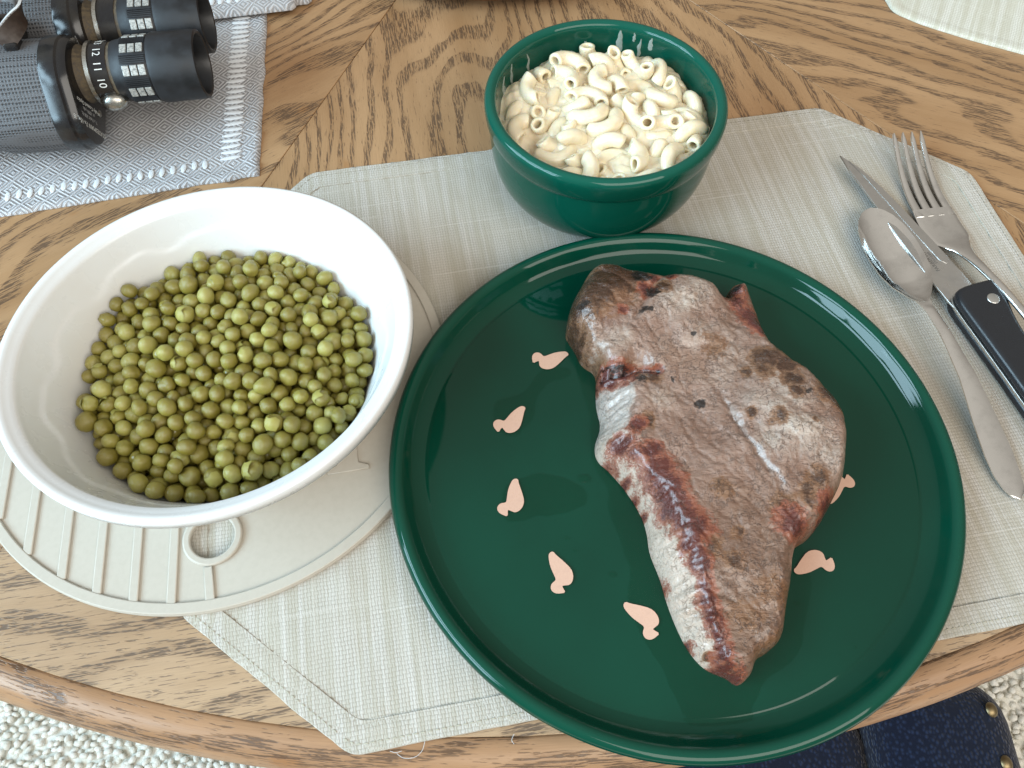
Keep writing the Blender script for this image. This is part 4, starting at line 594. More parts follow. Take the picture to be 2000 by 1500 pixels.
for nm, dx, dy, z0, th in (('lower_layer', .009, .012, .0, .0032), ('upper_layer', 0, 0, .0034, .003)):
    ang = R(11); f1 = Vector((math.cos(ang), math.sin(ang))); f2 = Vector((math.cos(R(98)), math.sin(R(98))))
    pl = [tuple(-a*f1+b_*f2+Vector((dx, dy))) for a, b_ in ((.20, 0), (.003, 0), (0, .003), (0, .16), (.20, .16))]
    sheet(nm, pl, .0035, lambda P, d: np.where(d > 0, np.minimum(1, d/.006)**.5*.0018+np.array([.0008*fbm(x*60, y*60, 1, 2) for x, y in P]), 0), th, CLOTH, fc, ang, z0=z0)
for i in range(12):
    v = -(.022+.0062*i)*f1+.013*f2; o = bpy.data.objects.new('stitch', SME); C.objects.link(o); o.parent = fc
    o.location = (v.x, v.y, .0083); o.scale = (.0022, .0042, .0008); o.rotation_euler = (0, 0, R(8)+rng.normal(0, .1))

# ------------------------------------------------------------ silicone trivet
tv = thing('trivet', 'round taupe silicone trivet with raised ribs under the bowl of peas', 'trivet', (-.1566, .2036, .0017))
circ = lambda r, n=96, c=(0, 0): [(c[0]+r*math.cos(2*math.pi*i/n), c[1]+r*math.sin(2*math.pi*i/n)) for i in range(n)]
hc = (-.1409+.1566, .1177-.2036)
link('disc', curve_mesh([circ(.1224, 160), circ(.0108, 48, hc)], .0026, .0006), SILICONE, tv)
o = link('rim', curve_mesh([circ(.1222, 160), circ(.1168, 160)], .0016, .0006), SILICONE, tv, (0, 0, .0024))
o = link('hole_ring', curve_mesh([circ(.0140, 48, hc), circ(.0102, 48, hc)], .0022, .0009, 2), SILICONE, tv, (0, 0, .0022))
def bar(a, b_, wd, name='rib'):
    a, b_ = Vector(a), Vector(b_); d = (b_-a).normalized(); s_ = Vector((-d.y, d.x))*wd/2
    return link(name, curve_mesh([[tuple(a+s_), tuple(a-s_), tuple(b_-s_), tuple(b_+s_)]], .0014, .0005), SILICONE, tv, (0, 0, .0024))
dv = Vector((-.0062, .0372)).normalized()
for (x, y) in ((-.2425, .128), (-.2256, .1088), (-.2064, .0974), (-.1884, .0908), (-.1709, .0877), (-.1537, .0872)):
    a = Vector((x+.1566, y-.2036)); a = a.normalized()*.1175
    bar(a, a+dv*.075, .0042)
a = Vector((-.1363+.1566, .0884-.2036)).normalized()*.1175; bar(a, Vector(hc)-Vector((-.0005, .0142)), .0042)
def letter(cx, cy, name='raised_letter'):
    dr = Vector((.0204, .0036)).normalized(); nr = Vector((-dr.y, dr.x)); c0 = Vector((cx+.1566, cy-.2036))
    prof = [(-.0104, 0), (.0104, 0), (.0104, .0022), (.0055, .0042), (.0052, .0075), (.0052, .030), (-.0052, .030), (-.0052, .0075), (-.0055, .0042), (-.0104, .0022)]
    return link(name, curve_mesh([[tuple(c0+dr*u+nr*v) for u, v in prof]], .0012, .0004), SILICONE, tv, (0, 0, .0024))
letter(-.0806, .1514); letter(-.1066, .1468)

# ------------------------------------------------------------ white bowl
WC = (-.143, .2002)
wb = thing('white_bowl', 'white plastic bowl with embossed wavy line, filled with green peas', 'bowl', (WC[0], WC[1], .0044))
ca, sa = math.cos(R(29.2)), math.sin(R(29.2))
def oval(V, k):
    o = []
    for x, y, z in V:
        f = k*min(1, max(0, (z-.004)/.04)); u, v = x*ca+y*sa, -x*sa+y*ca; u *= 1+.024*f; v *= 1-.024*f
        o.append((u*ca-v*sa, u*sa+v*ca, z))
    return o
WR = lambda z: .0655+(z-.002)*.45
def wall(r, z, a):
    zw = .0330+.0024*math.sin(11*a+.6)+.0009*math.sin(23*a)
    s = 1/(1+math.exp(-(z-zw)/.0004)); return r+.0007*s, z
b = MB(); pr = [(0, .002), (.055, .002), (.0635, .0025), (.0652, .0036)]+[(WR(.004+i*.0008), .004+i*.0008) for i in range(53)]
zt = .0464
pr += [(WR(zt)+.0012, zt+.0008), (WR(zt)+.0032, zt+.0013), (WR(zt)+.0048, zt+.0026), (WR(zt)+.0062, zt+.0034), (WR(zt)+.0078, zt+.0036), (WR(zt)+.0090, zt+.0028), (.0946, zt+.0006), (.0944, zt-.003), (.0934, zt-.0032), (.0928, zt-.0005), (.0875, zt-.0008), (WR(zt-.004)+.0018, zt-.004)]
pr += [(WR(z)+.0018, z) for z in np.linspace(zt-.006, .004, 12)]+[(.062, 0), (.0, 0)]
b.lathe(pr, 200, fn=lambda r, z, a: wall(r, z, a) if .006 < z < .0458 and abs(r-WR(z)) < 5e-4 else (r, z))
b.v = oval(b.v, 1); b.build('shell', PLASTIC, wb)
tag(wb.children[0])

# ------------------------------------------------------------ green plate
PC = (.078, .158)
pt = thing('green_plate', 'large round dark green glazed plate with peach ducks, holding the steak', 'plate', (PC[0], PC[1], .0015))
pr = [(0, .0072), (.06, .0073), (.110, .0075), (.1188, .0077), (.1205, .0073), (.1214, .0075), (.1240, .0086), (.1268, .0104), (.1290, .0130), (.1307, .0152), (.1322, .0164), (.1338, .0168), (.1352, .0165), (.1366, .0154), (.1374, .0137), (.1374, .0120), (.1362, .0100), (.134, .0082), (.128, .0055), (.118, .003), (.098, .0012), (.094, 0), (.088, 0), (.086, .002), (0, .002)]
pr = [tuple(q) for q in resample(pr[:3], 4)][:3]+[tuple(q) for q in resample(pr[3:19], 60)]+pr[19:]
MB().lathe(pr, 240).build('dish', GLAZE_P, pt)
DK = chaikin(DUCK[:10]+[DUCK[10]]*3+DUCK[11:], 1)
cdk = DK.mean(0)
for k in (0, 1, 2, 3, 4, 6, 7):
    a = R(136.2+30*k+(2.8 if k > 4 else 0)); a0 = R(-40.8); rr = .0802
    d = link('duck_motif', curve_mesh([[tuple(q) for q in DK]], .00016), PEACH_EDGE, pt, (rr*math.cos(a), rr*math.sin(a), .0079), (0, 0, a))
    inn = [tuple(q-.00042*(lambda v: v/(1e-9+np.hypot(*v)))(np.array([-(DK[(i+1) % len(DK)]-DK[i-1])[1], (DK[(i+1) % len(DK)]-DK[i-1])[0]])*-1)) for i, q in enumerate(DK)]
    link('fill', curve_mesh([inn], .00008), PEACH, d, (0, 0, .00015))
def film(name, label, pts, z=.0091):  # juice patches, shaped and tinted to stand in for dark reflections on the glaze
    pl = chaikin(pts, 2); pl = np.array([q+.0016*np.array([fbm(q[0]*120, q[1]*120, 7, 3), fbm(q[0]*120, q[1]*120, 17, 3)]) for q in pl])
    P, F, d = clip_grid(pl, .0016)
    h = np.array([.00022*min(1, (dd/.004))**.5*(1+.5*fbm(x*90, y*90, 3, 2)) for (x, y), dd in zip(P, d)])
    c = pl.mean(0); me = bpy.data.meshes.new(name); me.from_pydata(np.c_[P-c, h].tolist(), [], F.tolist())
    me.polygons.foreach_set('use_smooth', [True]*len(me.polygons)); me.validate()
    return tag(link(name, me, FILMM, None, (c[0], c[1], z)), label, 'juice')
film('juice_dark_reflection', 'thin pool of meat juice with painted dark reflection around the steak on the green plate', FILM)
film('juice_reflection_smear', 'small juice smear standing in for a dark reflection between the two upper left peach ducks', FILM2)
film('juice_reflection_streak', 'juice streak standing in for a dark reflection beside the left peach duck on the green plate', FILM3)

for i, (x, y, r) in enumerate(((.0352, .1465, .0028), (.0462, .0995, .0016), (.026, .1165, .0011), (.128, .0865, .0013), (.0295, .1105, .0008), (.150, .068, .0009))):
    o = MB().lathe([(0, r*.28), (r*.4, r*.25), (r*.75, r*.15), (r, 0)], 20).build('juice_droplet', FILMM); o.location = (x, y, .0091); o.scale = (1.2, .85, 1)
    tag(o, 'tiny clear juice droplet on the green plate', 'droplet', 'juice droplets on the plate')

# ------------------------------------------------------------ steak
st = thing('steak', 'thick seared beef steak with a strip of white fat on the green plate', 'steak', (.09, .16, .0092))
SO = chaikin(STEAK, 2); RG = chaikin(RIDGE, 2, False)
P, F, d = clip_grid(SO, .00068)
n = len(P)
PJ = P+.0021*np.array([(noise.noise(Vector((x*85, y*85, 1)))+.4*noise.noise(Vector((x*220, y*220, 1)))+.5*noise.noise(Vector((x*420, y*420, 1))), noise.noise(Vector((x*85, y*85, 9)))) for x, y in P])
dr, nr_, tr_ = dist_line(PJ, RG); 
# left (fat) side of the ridge
RGx = np.array(RG); fatpoly = np.vstack([RG, np.array([(.094, .048), (.06, .05), (.03, .10), (.03, .195), (.05, .1975)])])
left = inside(PJ, fatpoly)
gs = lambda c, s: np.exp(-((P-np.array(c))**2).sum(1)/(2*s*s))
top = .0250+.0075*gs(LOBES[0], .020)+.0045*gs(LOBES[1], .014)-.0055*gs(LOBES[2], .017)-.007*gs(LOBES[3], .022)+.003*gs(LOBES[4], .014)-.003*gs(LOBES[5], .009)+.002*gs(LOBES[6], .02)
def rr_(x, w, p=2.2): 
    u = np.clip(1-x/w, 0, 1); return (1-u**p)**(1/p)
ridge_z = np.interp(tr_, np.linspace(0, 1, 7), [.019, .023, .0255, .0255, .024, .021, .009])
t_ = d/(d+dr+1e-6)
zl = ridge_z*(.12+.88*np.clip(t_, 0, 1)**.72)*rr_(d, .0035)
wsh = .011+.004*np.array([noise.noise(Vector((x*70, y*70, 2))) for x, y in P])
ztop = top*rr_(d, wsh, 2.4)
blend = np.clip(dr/.009, 0, 1); blend = blend*blend*(3-2*blend)
ztop = np.where(left, ztop, ztop*blend+np.minimum(ztop, ridge_z*1.02)*(1-blend)) 
z = np.where(left, zl, ztop)
for _ in range(10):
    acc = np.zeros(n); cnt = np.zeros(n)
    for k in range(4):
        np.add.at(acc, F[:,k], z[F[:,(k+1) % 4]]+z[F[:,(k+3) % 4]]); np.add.at(cnt, F[:,k], 2)
    wgt = np.clip(1-dr/.006, 0, 1)*np.clip(d/.002, 0, 1)*.8; z = z*(1-wgt)+acc/np.maximum(cnt, 1)*wgt
ds, _, ts = dist_line(PJ, chaikin(SEAM, 2, False)); dfold, _, _ = dist_line(P, chaikin(FOLD, 2, False)); dcr, _, _ = dist_line(P, chaikin(CREASE, 2, False)); dh, _, _ = dist_line(P, chaikin(HOLLOW, 2, False))
wav = np.array([noise.noise(Vector((x*300, y*300, 5))) for x, y in P])
tp = np.clip(np.sin(np.pi*np.clip(ts, .02, .98))*1.6, 0, 1); z += tp*(-.0019*np.exp(-(ds/.0013)**2)+.0002*np.exp(-((ds-.003)/.002)**2))
z += np.where(d > .002, 1, 0)*(-.0045*np.exp(-((dfold+.0006*wav)/.0022)**2)-.002*np.exp(-(dcr/.0016)**2)-.003*np.exp(-(dh/.006)**2))
n1 = np.array([fbm(x*70, y*70, 1.5, 5) for x, y in P]); n2 = np.array([fbm(x*260, y*260, 8.5, 4) for x, y in P]); n3 = np.array([fbm(x*30, y*30, 4, 3) for x, y in P])
vor = np.array([noise.voronoi(Vector((x*170+.5*a, y*120+.5*b_, 0)))[0] for (x, y), a, b_ in zip(P, n1, n2)]); cr = np.clip(1-(vor[:,1]-vor[:,0])/.16, 0, 1)*np.clip(n1*2+.5, 0, 1)
amp = np.clip(d/.003, 0, 1)
wr = np.clip(1-np.abs(np.array([fbm(x*75+.6*y*60, y*48, 31, 4) for x, y in P])), 0, 1)**7
fatm = left & (P[:,1] < .2005)
fib = np.array([noise.noise(Vector((x*420+y*160, y*130-x*60, 0))) for x, y in P])
z += amp*(.0009*n1+.0003*n2+.0024*n3-.0002*cr*(~fatm)-.0008*wr*(~fatm)); rdg = np.array([noise.noise(Vector((x*90+y*40, y*330-x*120, 3))) for x, y in P]); z += amp*np.where(fatm, .0005*fib+.0004*n2+.0016*rdg*np.clip((.10-P[:,1])/.02, 0, 1)+.0012*rdg, 0)
z = np.maximum(z, 0); z[d == 0] = 0
# colours of the meat: fat, seared crust, red edge
L3 = lambda a, b_, t: a+(b_-a)*t[:,None]
col = L3(np.array([.215, .122, .086]), np.array([.30, .192, .146]), np.clip(.5+.9*n3+.5*n1, 0, 1))
pale = np.clip(gs((.145, .160), .016)*1.2+gs((.098, .205), .015)*.6+gs((.088, .236), .01)*.9+gs((.125, .178), .012)*.6, 0, 1); col = L3(col, np.array([.52, .45, .38]), pale*np.clip(.6+n1, 0, 1)*.6)
fat = np.clip(np.where(fatm, 1.0, 0)*np.clip((dr-.0006+.0012*n1)/.0012, 0, 1), 0, 1)*np.clip((.2-P[:,1])/.004, 0, 1)
seamfat = np.exp(-((ds-.0006)/.0013)**2)*np.clip(.8+n2, 0, 1); 
col = L3(col, np.array([.50, .385, .305]), fat); upper = np.clip((P[:,1]-.158)/.01, 0, 1); col = L3(col, np.array([.44, .385, .35]), fat*upper*.8)
col = L3(col, np.array([.56, .50, .46]), np.clip(seamfat*tp, 0, 1)*.4)
fld = [np.zeros(n) for _ in range(6)]
n5 = np.array([fbm(x*150, y*150, 21, 3) for x, y in P]); jit = P+np.c_[n1+n5, n2-n1]*.0014
for x, y, r, k, stg in SPOTS:
    if k == 0 and x > .118 and y < .178: stg *= .72
    g = min(1.25, stg*1.2)*np.exp(-((jit-np.array([x, y]))**2).sum(1)/(2*(r*(1.05 if k < 2 else .9))**2)); fld[k] = np.maximum(fld[k], g)
sear, red, char, pal, pink, drk = fld
ed = np.exp(-((dr-.0009)/.0030)**2)*(P[:,1] < .156)
red = np.maximum(red, ed*np.clip(.55+.9*n1+.5*n3, 0, 1))
edge = np.exp(-(d/.005)**2)*(~left)*np.clip(.3+1.3*n3+.5*n1, 0, 1); sear = np.maximum(sear, edge*.9)
tl = np.clip(gs((.046, .246), .011)*1.1+gs((.036, .232), .008)+gs((.062, .252), .008), 0, 1); sear = np.maximum(sear, tl*.85)
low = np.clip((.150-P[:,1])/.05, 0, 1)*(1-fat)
col = L3(col, np.array([.13, .070, .042]), low*.8)  # darker brown towards the near end
col = L3(col, np.array([.55, .475, .40]), np.clip(pal*(.7+.6*n1), 0, 1)*.55)
col = L3(col, np.array([.30, .175, .135]), np.clip(pink, 0, 1)*.8); col = L3(col, np.array([.13, .065, .05]), np.clip(drk, 0, 1)*.7)
red = np.maximum(red, .8*np.exp(-(dfold/.0024)**2)); drk2 = np.exp(-(dfold/.0012)**2); char = np.maximum(char, .5*drk2)
col = np.clip(col, .005, 1)
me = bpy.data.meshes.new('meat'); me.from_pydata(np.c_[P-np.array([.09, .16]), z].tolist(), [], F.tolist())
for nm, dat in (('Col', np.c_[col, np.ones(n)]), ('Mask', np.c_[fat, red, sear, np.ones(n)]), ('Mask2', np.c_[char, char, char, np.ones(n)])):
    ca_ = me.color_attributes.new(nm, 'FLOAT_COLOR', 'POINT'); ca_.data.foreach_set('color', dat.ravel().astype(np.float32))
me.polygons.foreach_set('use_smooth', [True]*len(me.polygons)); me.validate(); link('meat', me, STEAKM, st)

# ------------------------------------------------------------ green bowl with macaroni
GC = (.051, .3485)
gb = thing('green_bowl', 'small deep dark green glazed bowl of macaroni behind the plate', 'bowl', (GC[0], GC[1], .0015))
pr = [(0, .0085), (.030, .0087), (.042, .0105), (.050, .016), (.0555, .026), (.0585, .040), (.0600, .054), (.0602, .0615), (.0605, .0645), (.0616, .0663), (.0636, .0671), (.0655, .0665), (.0667, .065), (.0671, .063), (.0669, .0585), (.0662, .0545), (.0655, .0525), (.0645, .051), (.0644, .048), (.0643, .040), (.0634, .031), (.0612, .0222), (.0572, .0140), (.0510, .0074), (.0462, .0036), (.0452, 0), (.039, 0), (.037, .002), (0, .002)]
pp = resample([(a, b_) for a, b_ in pr], 90); MB().lathe([tuple(q) for q in pp], 160).build('body', GLAZE_B, gb)
# dried sauce smears on the far inside wall
def rin(z): return float(np.interp(z, [.0105,.016,.026,.040,.054,.0615,.0645], [.042,.050,.0555,.0585,.0600,.0602,.0606]))
for (ang, z0, z1, wd) in ((78, .048, .0635, .0032), (66, .047, .061, .0016), (60, .0555, .0635, .0022), (97, .047, .056, .0036), (112, .047, .053, .0026), (135, .047, .0605, .0015), (150, .048, .0625, .0022), (160, .047, .061, .0036), (105, .047, .051, .0020), (233, .060, .0640, .0028), (70, .058, .0635, .0014)):
    a0 = R(ang); secs = []
    for i in range(13):
        t = i/12; zz = z0+(z1-z0)*t; ww = .72*wd*(.25+.65*math.sin(math.pi*min(1, .15+t*.9)))*(1+.6*noise.noise(Vector((ang, t*4, 0)))); sh = .0018*noise.noise(Vector((ang*2, t*2.5, 3)))
        secs.append([((rin(zz)-.00035*(1-u*u)-.00004)*math.cos(a0+(sh+u*ww)/.06), (rin(zz)-.00035*(1-u*u)-.00004)*math.sin(a0+(sh+u*ww)/.06), zz) for u in (-1, -.5, 0, .5, 1)])
    MB().sections(secs, False, False).build('sauce_smear', SMEAR, gb)
MZ = .0142
MP = []
def elbow_mesh(ra, ang, seed):
    K = 6; th = np.linspace(-ang/2, ang/2, K); ox = (ra*np.cos(th)).mean(); rs = random.Random(seed)
    ro = .0045*rs.uniform(.93, 1.06); ri = ro*rs.uniform(.5, .6); ns, nr = 15, 16; b = MB(); ext = rs.uniform(.1, .3)
    c0, c1 = rs.uniform(-.25, .25), rs.uniform(-.25, .25); fl = rs.uniform(.86, 1.0); ph = rs.uniform(0, 6)
    def ring(rad, e=0.0):
        out = []
        for i in range(ns):
            f = i/(ns-1); q = []
            for k in range(nr):
                p_ = 2*math.pi*k/nr; lx, lz = rad*math.cos(p_), rad*fl*math.sin(p_)
                lx *= 1+.05*math.sin(3*p_+ph+f*3)
                aa = (-ang/2-ext)+(ang+2*ext)*f
                sk = (c0*max(0, 1-f*5)+c1*max(0, (f-.8)*5))*lx/ra
                a_ = aa+sk+(e if i == 0 else (-e if i == ns-1 else 0))
                q.append(((ra+lx)*math.cos(a_)-ox, (ra+lx)*math.sin(a_), lz))
            out.append(q)
        return out
    o = ring(ro); i_ = ring(ri); mid = ring((ro+ri)/2, -.05)
    b.sections([mid[0]]+o+[mid[-1]], False); b.sections([mid[0]]+i_+[mid[-1]], False)
    return b.mesh('macaroni')
for i, (x, y, z_, qw, qx, qy, qz, ra, ag) in enumerate(MAC):
    me = elbow_mesh(ra*1e-5, R(ag), i); q = Quaternion((qw, qx, qy, qz)).normalized()
    o = link('macaroni', me, PASTA); loc = Vector((x, y, z_))*1e-5+Vector((GC[0], GC[1], MZ)); o.location = loc; o.rotation_mode = 'QUATERNION'; o.rotation_quaternion = q
    tag(o, 'cream coloured elbow macaroni heaped in the green bowl', 'macaroni', 'macaroni elbows in the green bowl'); MP.append(loc)
MPa = np.array([tuple(v) for v in MP])
P, F, d = clip_grid(np.array(circ(.0596, 120, GC)), .0011)
hs = []
for (x, y), dd in zip(P, d):
    wts = np.exp(-((MPa[:,0]-x)**2+(MPa[:,1]-y)**2)/(2*.0062**2))*np.exp((MPa[:,2]-.05)/.0045)+1e-9
    hs.append((wts*MPa[:,2]).sum()/wts.sum()+.0004+.0020*fbm(x*130, y*130, 2, 3)-.002*max(0, 1-dd/.004))
hs = np.clip(np.array(hs), .03, .064)
me = bpy.data.meshes.new('cheese_sauce'); me.from_pydata(np.c_[P-np.array(GC), hs].tolist(), [], F.tolist()); me.polygons.foreach_set('use_smooth', [True]*len(me.polygons)); me.validate()
tag(link('cheese_sauce', me, SAUCE, None, (GC[0], GC[1], 0)), 'pale cheese sauce between the macaroni elbows in the green bowl', 'sauce', kind='stuff')

# ------------------------------------------------------------ peas
def pea_mesh(kind, seed, sub=3):
    bm = bmesh.new(); bmesh.ops.create_icosphere(bm, subdivisions=sub, radius=1); rs = random.Random(seed)
    s = Vector((rs.uniform(1.0, 1.14), rs.uniform(.92, 1.03), rs.uniform(.88, .98))); o = Vector((rs.uniform(0, 50), 0, 0))
    dp = Vector((rs.gauss(0, 1), rs.gauss(0, 1), rs.gauss(.6, .6))).normalized()
    for v in bm.verts:
        c = v.co.copy(); k = 1+.10*noise.noise(c*1.2+o)
        if kind == 'dent':
            a = c.dot(dp); k -= .16*math.exp(-((1-a)/.07)); k += .04*math.exp(-((1-a-.13)/.06)**2)
        if kind == 'wrinkled': k += .09*noise.noise(c*3.2+o)-.12*abs(noise.noise(c*2.2+o*2))
        if kind == 'split':
            k -= .20*math.exp(-(c.x/.10)**2)*(c.z > -.4); c = c*1; c.x += .10*math.copysign(1, c.x)*max(0, c.z)
        v.co = Vector((c.x*s.x, c.y*s.y, c.z*s.z))*k
    me = bpy.data.meshes.new('pea'); bm.to_mesh(me); bm.free(); me.polygons.foreach_set('use_smooth', [True]*len(me.polygons)); me.materials.append(PEA); return me
KINDS = [('whole', pea_mesh('whole', 1)), ('whole', pea_mesh('whole', 2)), ('whole', pea_mesh('whole', 3)), ('whole', pea_mesh('whole', 4)), ('dented', pea_mesh('dent', 5)), ('dented', pea_mesh('dent', 6)), ('wrinkled', pea_mesh('wrinkled', 7)), ('split', pea_mesh('split', 8))]
PL = {'whole': 'smooth whole olive green pea heaped in the white bowl', 'dented': 'olive green pea with a small round dimple in the white bowl', 'wrinkled': 'wrinkled olive green pea in the white bowl', 'split': 'split olive green pea with a cleft down its middle in the white bowl', 'popped': 'burst pea with a torn pale skin flap in the white bowl'}
flap = bpy.data.meshes.new('skin_flap'); bm = bmesh.new(); bmesh.ops.create_icosphere(bm, subdivisions=2, radius=1.09)
bmesh.ops.delete(bm, geom=[v for v in bm.verts if v.co.z+.35*v.co.x < .35+.18*math.sin(4*math.atan2(v.co.y, v.co.x))], context='VERTS')
for v in bm.verts: v.co.z += .10*max(0, v.co.x); v.co *= 1+.06*noise.noise(v.co*3)
bm.to_mesh(flap); bm.free(); flap.polygons.foreach_set('use_smooth', [True]*len(flap.polygons)); flap.materials.append(PEASKIN)
POFF = Vector((WC[0], WC[1], .0010))
for i, (x, y, z_, r_) in enumerate(PEAS):
    kd, me = KINDS[int(rng.choice(8, p=[.14, .13, .13, .10, .13, .10, .17, .10]))]
    o = bpy.data.objects.new('pea', me); C.objects.link(o); o.location = Vector((x, y, z_))*1e-5+POFF; r_ *= 1.02e-5; o.scale = (r_, r_, r_)
    o.rotation_euler = tuple(rng.uniform(-3, 3, 3)) if kd == 'whole' else (rng.normal(0, .5), rng.normal(0, .5), rng.uniform(0, 6))
    if kd == 'split' and i % 2 == 0 or i % 23 == 0:
        kd = 'popped'; f = bpy.data.objects.new('skin_flap', flap); C.objects.link(f); f.parent = o; f.rotation_euler = (rng.normal(0, .6), rng.normal(0, .6), rng.uniform(0, 6))
    tag(o, PL[kd], 'pea', 'peas in the white bowl')
sm_ = pea_mesh('whole', 11, 2); SV = np.array([v.co for v in sm_.vertices]); SF = np.array([list(p_.vertices) for p_ in sm_.polygons])
A = np.array(PEAS2, float)*1e-5; loc = A[:,:3]+np.array(POFF)
tag(scatter_mesh('deeper_peas', loc, np.repeat(A[:,3:4], 3, 1)*rng.uniform(.94, 1.04, (len(A), 3)), rng.uniform(0, 6, len(A)), PEA, SV, SF), 'peas deeper in the heap showing in the gaps between the upper ones', 'peas', kind='stuff')

# ------------------------------------------------------------ cutlery
def spoon():
    s = thing('spoon', 'stainless steel teaspoon lying beside the plate', 'spoon', (.2330, .2290, .0018))
    a, b_ = Vector((.2473, .1385)), Vector((.2122, .3188)); ax = (b_-a); Ln = ax.length; ax.normalize(); sd = Vector((ax.y, -ax.x)); o0 = Vector(s.location)
    def w_(t):   # half width along 0 (handle end) .. 1 (bowl tip)
        return float(np.interp(t, [0, .008, .03, .07, .13, .22, .34, .46, .54, .60, .625, .65, .69, .74, .80, .86, .92, .96, .985, .996, 1],
                                  [.0003, .0028, .0052, .0068, .0074, .0066, .0048, .0034, .0029, .0030, .0040, .0075, 0.0122, .0153, .0166, .0162, .0140, .0108, .0068, .0034, .0003]))
    def zc_(t): return float(np.interp(t, [0, .08, .2, .35, .5, .58, .64, .7, .85, 1], [.0022, .0032, .0072, .0125, .0140, .0125, .0105, .0098, .0094, .0100]))
    def dep(t): return float(np.interp(t, [0, .615, .66, .72, .82, .92, .98, 1], [0, 0, .0035, .0066, .0074, .0048, .0012, 0]))
    def grid(t0, t1, n, name):
        secs = []; m_ = 22
        for i in range(n+1):
            f = i/n; t = t0+(t1-t0)*f; c = a+ax*(Ln*t); top = []; bot = []
            for j in range(m_+1):
                u = -1+2*j/m_; wd = w_(t); q = c+sd*(wd*u); z = zc_(t)-dep(t)*(1-abs(u)**2.3)+(.0007*(1-u*u) if t < .6 else 0)
                th = .0011*(1-.25*abs(u)) if t > .62 else .0016*(1-.5*u*u)
                top.append(Vector((q.x-o0.x, q.y-o0.y, z))); bot.append(Vector((q.x-o0.x, q.y-o0.y, z-th)))
            secs.append(top+bot[::-1])
        MB().sections(secs).build(name, STEEL, s, subsurf=0, sharp=50)
    grid(0, .618, 70, 'handle'); grid(.618, 1, 70, 'bowl')
spoon()
def fork():
    s = thing('fork', 'stainless steel dinner fork with four tines at the right edge of the placemat', 'fork', (.262, .29, .0018)); o0 = Vector((s.location.x, s.location.y, 0))
    # centre line from the handle end to the tine roots (world x, y, z above mat)
    ks = [(.312, .135, .003, .0085), (.303, .160, .006, .0078), (.292, .190, .011, .0062), (.281, .2200, .0148, .0050), (.2715, .2480, .0152, .0046), (.2638, .2720, .0120, .0056), (.2602, .2860, .0085, .0098), (.2582, .2950, .0058, .0185), (.2567, .3010, .0044, .0246), (.2545, .3130, .0034, .0256), (.2530, .3240, .0036, .0246)]
    q = resample(ks, 70); P_ = [Vector(v[:3])-o0 for v in q]
    ribbon(P_, [v[3] for v in q], [float(np.interp(i/69, [0, .5, .72, 1], [.0016, .0034, .0022, .0017])) for i in range(70)], 16, 2.6).build('handle', STEEL, s, sharp=60)
    e = Vector((.2530, .3240, .0036)); dr_ = Vector((-.0062, .0510, 0)).normalized(); sd = Vector((dr_.y, -dr_.x, 0))
    for k in range(4):
        off = (k-1.5)*.0064; pth = []; wds = []
        for i in range(26):
            f = i/25; l = -.006+.060*f; zz = .0036+.0002*f-.0022*math.sin(math.pi*min(1, f*1.1))*.6+.0155*max(0, f-.22)**1.7
            sp_ = off*(1-.10*f)
            pth.append(e+dr_*l+sd*sp_+Vector((0, 0, zz-.0036))-o0); wds.append(.0052*(1-.50*f) if f < .94 else .0026*(1-(f-.94)/.06*.75))
        ribbon(pth, wds, [.0017+.0006*math.sin(3*f/25) for f in range(26)], 12, 3).build('tine', STEEL, s, sharp=60)
fork()
TXT = Vector((.2390, .2830))
